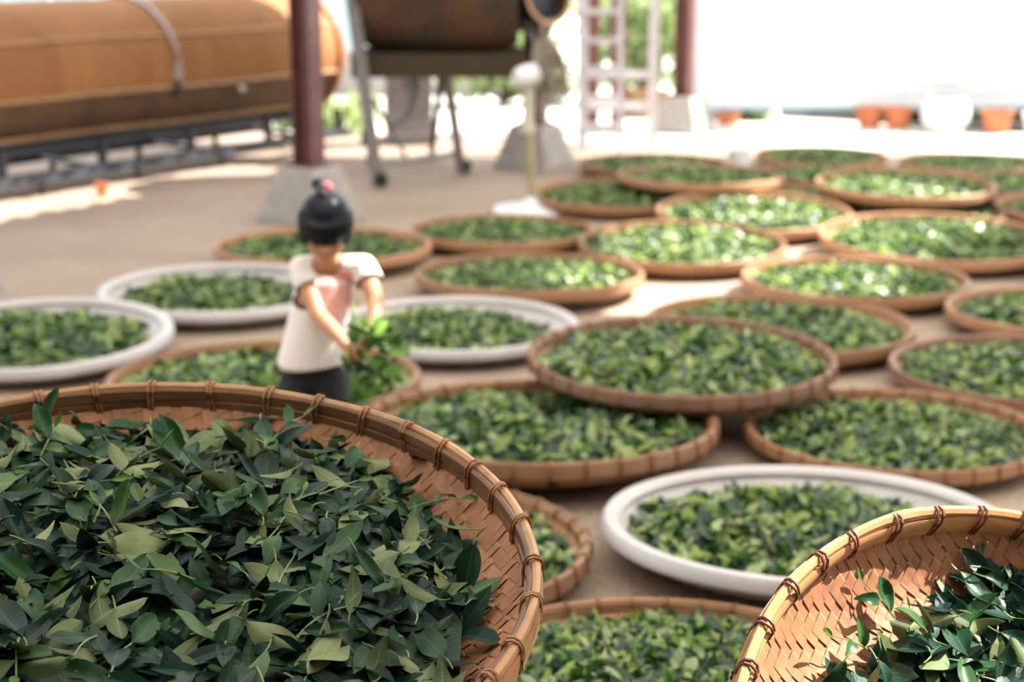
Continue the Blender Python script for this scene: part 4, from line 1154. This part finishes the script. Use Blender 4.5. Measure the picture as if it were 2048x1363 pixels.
def cabinet():
    p = G(820, 291); r = empty('metal_cabinet', p, 0.12); tag(r, 'tall grey metal cabinet standing behind the tumbling machine', 'cabinet')
    mb = MB(); mb.box((0, 0.2, 0.5), (0.40, 0.4, 1.0)); bevel_mod(mb.build('body', MAT['steel_grey'], r), 0.01)
    for s in (-1, 1):
        mb = MB(); mb.box((s*0.098, -0.006, 0.52), (0.19, 0.014, 0.90)); d = mb.build('door', MAT['steel_grey'], r)
        mb = MB(); mb.tube([(s*0.03, -0.02, 0.48), (s*0.03, -0.02, 0.58)], 0.006, 6); mb.build('handle', MAT['steel_dark'], d, True)
cabinet()

# ------------------------------------------------------------------ pedestal fan
def fan():
    p = G(1065, 424); r = empty('pedestal_fan', p); tag(r, 'cream pedestal fan with a round white base', 'fan')
    mb = MB(); mb.lathe([(0.001,0),(0.255,0),(0.262,0.012),(0.25,0.03),(0.12,0.055),(0.05,0.075),(0.035,0.10),(0.001,0.10)], 48); mb.build('base', MAT['white_paint'], r, True)
    d = lambda px, py, dy=0: AT(px, py, p.y+dy)-p
    j = d(1055, 258); top = d(1060, 175)
    mb = MB(); mb.tube([(0,0,0.06), Vector((0,0,0.06)).lerp(j, 0.5), j], [0.030, 0.030, 0.030], 14); mb.build('pole', MAT['brass'], r, True)
    mb = MB(); mb.tube([j, top], [0.038, 0.036], 14); mb.build('sleeve', MAT['cream'], r, True)
    mb = MB(); mb.tube([j+Vector((0,0,-0.02)), j+Vector((0,0,0.04))], 0.046, 14); mb.build('collar', MAT['cream'], r, True)
    c = d(1062, 150); ax = Vector((0.86, 0.46, 0.16)).normalized(); M = axis_mat(c, ax)
    mb = MB(); mb.lathe([(0.001,-0.115),(0.05,-0.11),(0.066,-0.08),(0.074,-0.02),(0.07,0.03),(0.05,0.05),(0.001,0.05)], 28, M); mb.build('motor_housing', MAT['white_paint'], r, True)
    cg = c+ax*0.13; Mg = axis_mat(cg, ax); Rg = 0.215
    mb = MB()
    for q in (0.25, 0.45, 0.62, 0.8, 1.0): mb.lathe([(Rg*q-0.003, -0.055*(1-q*q)-0.003), (Rg*q+0.003, -0.055*(1-q*q)-0.003), (Rg*q+0.003, -0.055*(1-q*q)+0.003), (Rg*q-0.003, -0.055*(1-q*q)+0.003)], 40, Mg, closed=True)
    for k in range(44):
        a = k*2*PI/44; mb.tube([Mg @ Vector((q*Rg*math.cos(a+0.3*q), q*Rg*math.sin(a+0.3*q), -0.055*(1-q*q))) for q in (0.25, 0.6, 1.0)], 0.0042, 4)
    o = mb.build('back_guard', MAT['fan_mesh'], r, True)
    mb = MB()
    for q in (0.25, 0.5, 0.75, 1.0): mb.lathe([(Rg*q-0.003, 0.07*(1-q*q)+0.005), (Rg*q+0.003, 0.07*(1-q*q)+0.005), (Rg*q+0.003, 0.07*(1-q*q)+0.011), (Rg*q-0.003, 0.07*(1-q*q)+0.011)], 40, Mg, closed=True)
    for k in range(44):
        a = k*2*PI/44; mb.tube([Mg @ Vector((q*Rg*math.cos(a-0.3*q), q*Rg*math.sin(a-0.3*q), 0.07*(1-q*q)+0.008)) for q in (0.25, 0.6, 1.0)], 0.0042, 4)
    mb.build('front_guard', MAT['fan_mesh'], r, True)
    mb = MB(); mb.lathe([(0.001,0.045),(0.025,0.04),(0.03,-0.03),(0.001,-0.03)], 16, Mg); mb.build('hub', MAT['cream'], r, True)
    for k in range(3):
        a = k*2*PI/3+0.4; V = []; F = []
        for i in range(7):
            q = 0.12+0.80*i/6; wv = 0.5*math.sin(min(1, i/6*1.15)*PI*0.75)+0.12
            for sg in (-1, 1):
                b = a+sg*wv*0.8; V.append((q*Rg*math.cos(b), q*Rg*math.sin(b), sg*0.022*(0.6+q)))
        F = [(2*i, 2*i+1, 2*i+3, 2*i+2) for i in range(6)]
        mb = MB(); mb.add(V, F, Mg); o = mb.build('blade', MAT['fan_mesh'], r, True); m = o.modifiers.new('th', 'SOLIDIFY'); m.thickness = 0.003
fan()

# blower carried by the column behind the fan
def blower():
    c = AT(1078, -8, 12.15); r = empty('blower', c); tag(r, 'dark round blower with a black mouth above the pedestal fan', 'blower')
    ax = Vector((0.62, -0.76, 0.12)).normalized(); M = axis_mat((0,0,0), ax)
    mb = MB(); mb.lathe([(0.10,-0.26),(0.17,-0.22),(0.205,-0.10),(0.21,0.06),(0.215,0.10),(0.20,0.10),(0.19,0.06),(0.185,-0.05),(0.10,-0.10),(0.001,-0.10)], 40, M); mb.build('casing', MAT['hopper'], r, True)
    mb = MB(); mb.lathe([(0.001,0.02),(0.13,0.02),(0.185,0.0)], 32, M); mb.build('mouth', MAT['black'], r, True)
    mb = MB(); mb.lathe([(0.19,0.095),(0.222,0.095),(0.222,0.118),(0.19,0.118)], 40, M, closed=True); mb.build('lip', MAT['batten'], r, True)
    e = AT(1078, 92, 12.25)-c
    for px in (1052, 1104):
        mb = MB(); mb.tube([AT(px, 38, 12.1)-c, AT((px+1078)/2, 78, 12.18)-c, e], 0.022, 8); mb.build('fork', MAT['steel_grey'], r, True)
    mb = MB(); mb.tube([AT(1038, 48, 12.02)-c, AT(1056, 48, 12.08)-c], 0.05, 14); mb.build('clamp_knob', MAT['black'], r, True)
    mb = MB(); mb.tube([e, Vector((0.18, 12.40, c.z+e.z-0.05))-c], 0.03, 8); mb.build('arm', MAT['steel_grey'], r, True)
blower()

# ------------------------------------------------------------------ white ladder and rack, posts, bucket
def ladder():
    Y = 13.45
    r = empty('white_ladder', (0, Y, 0)); tag(r, 'white metal ladder standing behind the pedestal fan', 'ladder')
    p = lambda px, py, dy=0.0: AT(px, py, Y+dy)-Vector((0, Y, 0))
    xl = p(1160, 300).x; xr = p(1240, 300).x
    for x in (xl, xr):
        mb = MB(); mb.box((x, 0.15, 1.0), (0.045, 0.03, 2.05), (-0.14, 0, 0)); mb.build('stile', MAT['white_metal'], r)
    for k in range(8):
        z = 0.22+k*0.235; mb = MB(); mb.box(((xl+xr)/2, 0.01+z*0.14, z), (xr-xl, 0.06, 0.05)); mb.build('rung', MAT['white_metal'], r)
    r2 = empty('white_rack', (0, Y+0.25, 0)); tag(r2, 'thin white metal rack frame between the ladder and the red column', 'rack')
    q = lambda px, py: AT(px, py, Y+0.25)-Vector((0, Y+0.25, 0))
    xa = q(1168, 300).x; xb = q(1308, 300).x
    for x in (xa, xb):
        for dy in (0.0, 0.4):
            mb = MB(); mb.box((x, dy, 0.9), (0.05, 0.04, 1.8)); mb.build('post', MAT['white_metal'], r2)
    for z in (0.35, 0.62, 1.35):
        for dy in (0.0, 0.4):
            mb = MB(); mb.box(((xa+xb)/2, dy, z), (xb-xa, 0.03, 0.045)); mb.build('rail', MAT['white_metal'], r2)
    for k, px in enumerate((1182, 1234)):
        b = G(px, 262); r3 = empty('brick_post', b); tag(r3, ('red brick post seen through the ladder rungs, nearer the fan', 'red brick post seen through the ladder rungs, nearer the rack')[k], 'post', 'red posts behind the ladder')
        for n in range(18):
            mb = MB(); mb.box((0.004*(n % 2), 0, 0.06+n*0.125), (0.13, 0.13, 0.118)); mb.build('brick', MAT['brick_red'], r3)
        mb = MB(); mb.box((0, 0, 1.15), (0.115, 0.115, 2.3)); mb.build('mortar', MAT['concrete'], r3)
ladder()
def bucket():
    p = G(1478, 342); r = empty('white_bucket', p); tag(r, 'white plastic bucket standing among the far trays', 'bucket')
    mb = MB(); mb.lathe([(0.001,0.004),(0.062,0.004),(0.066,0.0),(0.072,0.0),(0.096,0.155),(0.104,0.157),(0.104,0.168),(0.094,0.168),(0.070,0.012),(0.001,0.012)], 32); mb.build('shell', MAT['white_paint'], r, True)
    mb = MB(); mb.tube([(0.1*math.cos(a), 0.03+0.02*math.sin(a), 0.15+0.05*math.sin(a)) for a in np.linspace(0, PI, 14)], 0.003, 5); mb.build('handle', MAT['steel_grey'], r, True)
bucket()

# ------------------------------------------------------------------ pots and planting under the screen
for k, (px, py, r_, h, m, lab) in enumerate((
    (1455, 250, 0.13, 0.17, 'terracotta', 'terracotta pot beside the foot of the far red column'),
    (1738, 256, 0.135, 0.20, 'terracotta', 'terracotta pot left of its twin under the white screen'),
    (1795, 259, 0.135, 0.21, 'terracotta', 'terracotta pot between its twin and the round white planter'),
    (1992, 268, 0.14, 0.22, 'terracotta', 'terracotta pot right of the round white planter'),
    (2075, 275, 0.14, 0.22, 'white_paint', 'white pot at the right picture edge under the screen'))):
    pot('flower_pot', G(px, py), r_, h, MAT[m], lab, plant=False, group='pots under the white screen')
p = G(1888, 266); r = empty('round_planter', p); tag(r, 'round white planter standing under the white screen', 'planter')
mb = MB(); mb.lathe([(0.001,0),(0.10,0),(0.16,0.03),(0.215,0.12),(0.225,0.20),(0.205,0.28),(0.17,0.33),(0.155,0.33),(0.18,0.26),(0.001,0.26)], 40); mb.build('shell', MAT['white_paint'], r, True)
mb = MB(); mb.lathe([(0.001,0.275),(0.178,0.27)], 24); mb.build('soil', MAT['soil'], r)

def bush(name, c, rx, ry, rz, n, label, trunk=0.0, group=None, Lr=(0.10, 0.20)):
    r = empty(name, (c[0], c[1], 0)); tag(r, label, 'tree' if trunk else 'bush', group)
    V0, F0, C0 = leaf_geo(L=1.0, W=0.5, fold=0.3, curl=0.6, nl=2, ns=1)
    nv = len(V0); Vs = []; Fs = []; Cs = []
    bl = [(RNG.normal(0, 0.5)*rx, RNG.normal(0, 0.5)*ry, trunk+rz+RNG.uniform(-0.6, 0.6)*rz, RNG.uniform(0.35, 0.6)) for _ in range(9)]
    for i in range(n):
        bx, by, bz, br_ = bl[i % 9]; v = RNG.normal(0, 1, 3); v /= np.linalg.norm(v); q = RNG.uniform(0.75, 1.0)
        P = np.array([bx+v[0]*rx*br_*q, by+v[1]*ry*br_*q, max(0.03, bz+v[2]*rz*br_*q)])
        A = np.array(Euler((RNG.normal(0, .9), RNG.normal(0, .9), RNG.uniform(0, 6.28))).to_matrix())
        Vs.append((V0*RNG.uniform(*Lr)) @ A.T + P); Fs.append(np.array(F0)+i*nv); cc = C0.copy(); cc[:, 2] = RNG.uniform(); Cs.append(cc)
    me = bpy.data.meshes.new('crown'); V = np.vstack(Vs); me.from_pydata(V.tolist(), [], np.vstack(Fs).tolist()); me.materials.append(MAT['leaf_tree'])
    at = me.color_attributes.new('leaf', 'FLOAT_COLOR', 'POINT'); c4 = np.ones((len(V), 4), np.float32); c4[:, :3] = np.vstack(Cs); at.data.foreach_set('color', c4.ravel())
    o = link('crown', me, r); o['kind'] = 'stuff'
    mb = MB(); top = trunk+rz*0.9
    mb.tube([(0,0,0), (0.03,0.02,top*0.5), (-0.02,0.04,top)], [0.05+0.03*trunk, 0.04+0.02*trunk, 0.02], 8)
    for k in range(5):
        b = bl[k]; mb.tube([(0.01,0.02,max(0.05, trunk*0.9)), (b[0]*0.5, b[1]*0.5, (trunk+b[2])*0.5), b[:3]], [0.03, 0.02, 0.01], 6)
    mb.build('trunk', MAT['bark'], r, True)
GB = 'greenery beyond the ladder and screen'
bush('garden_bush', (1.45, 18.2), 0.75, 0.5, 0.75, 1500, 'sunlit yellow-green bush beside the far red column', group=GB)
bush('garden_bush', (-0.1, 17.9), 0.7, 0.5, 0.60, 1200, 'sunlit bush behind the ladder rungs', group=GB)
bush('garden_tree', (2.0, 22.0), 1.1, 0.9, 0.95, 1800, 'leafy tree behind the far red column', 0.5, GB, (0.14, 0.26))
bush('garden_bush', (2.35, 16.3), 0.3, 0.2, 0.16, 700, 'low dark bush seen under the left end of the white screen', group=GB)
bush('garden_bush', (4.0, 16.2), 0.5, 0.2, 0.14, 700, 'low bush behind the round white planter', group=GB)
bush('garden_bush', (5.3, 16.2), 0.5, 0.2, 0.14, 600, 'low bush behind the pots at the right edge', group=GB)
bush('garden_bush', (-1.9, 15.4), 0.5, 0.4, 0.12, 500, 'low bush behind the red column at the girl', group=GB)
bush('garden_bush', (-6.2, 17.2), 0.9, 0.5, 0.28, 700, 'low bush beyond the near end of the drum machine', group=GB)
mb = MB(); mb.box((5.6, 16.9, 0.16), (5.0, 0.2, 0.32)); o = bevel_mod(mb.build('garden_wall', MAT['soil']), 0.02); tag(o, 'low dark wall behind the pots under the screen', 'wall', kind='structure')
mb = MB(); mb.v = [(*G(a, b).xy, 0.012) for a, b in ((1560,236),(1690,243),(1850,256),(2048,268),(2400,285),(2400,212),(1560,212))]; mb.f = [tuple(range(7))]; mb.mi = [0]
tag(mb.build('ground_planting_bed', MAT['soil']), 'dark soil bed under the white screen', 'soil', kind='structure')
mb = MB(); mb.v = [(*G(a, b).xy, 0.012) for a, b in ((1405,243),(1470,243),(1478,212),(1400,212))]; mb.f = [(0,1,2,3)]; mb.mi = [0]
tag(mb.build('ground_soil_patch', MAT['soil']), 'small dark soil patch beside the far column foot', 'soil', kind='structure')
for k, (px, py, lab) in enumerate(((1262, 232, 'dark planter box behind the white rack'), (1300, 236, 'dark planter box beside the far column foot'))):
    r = empty('planter_box', G(px, py)); tag(r, lab, 'planter')
    for sx, sy, lx, ly in ((0,-0.12,0.36,0.03),(0,0.12,0.36,0.03),(-0.17,0,0.03,0.21),(0.17,0,0.03,0.21)):
        mb = MB(); mb.box((sx, sy, 0.14), (lx, ly, 0.28)); mb.build('side_board', MAT['wood'], r)
    mb = MB(); mb.box((0,0,0.12), (0.31,0.21,0.22)); mb.build('soil', MAT['soil'], r)
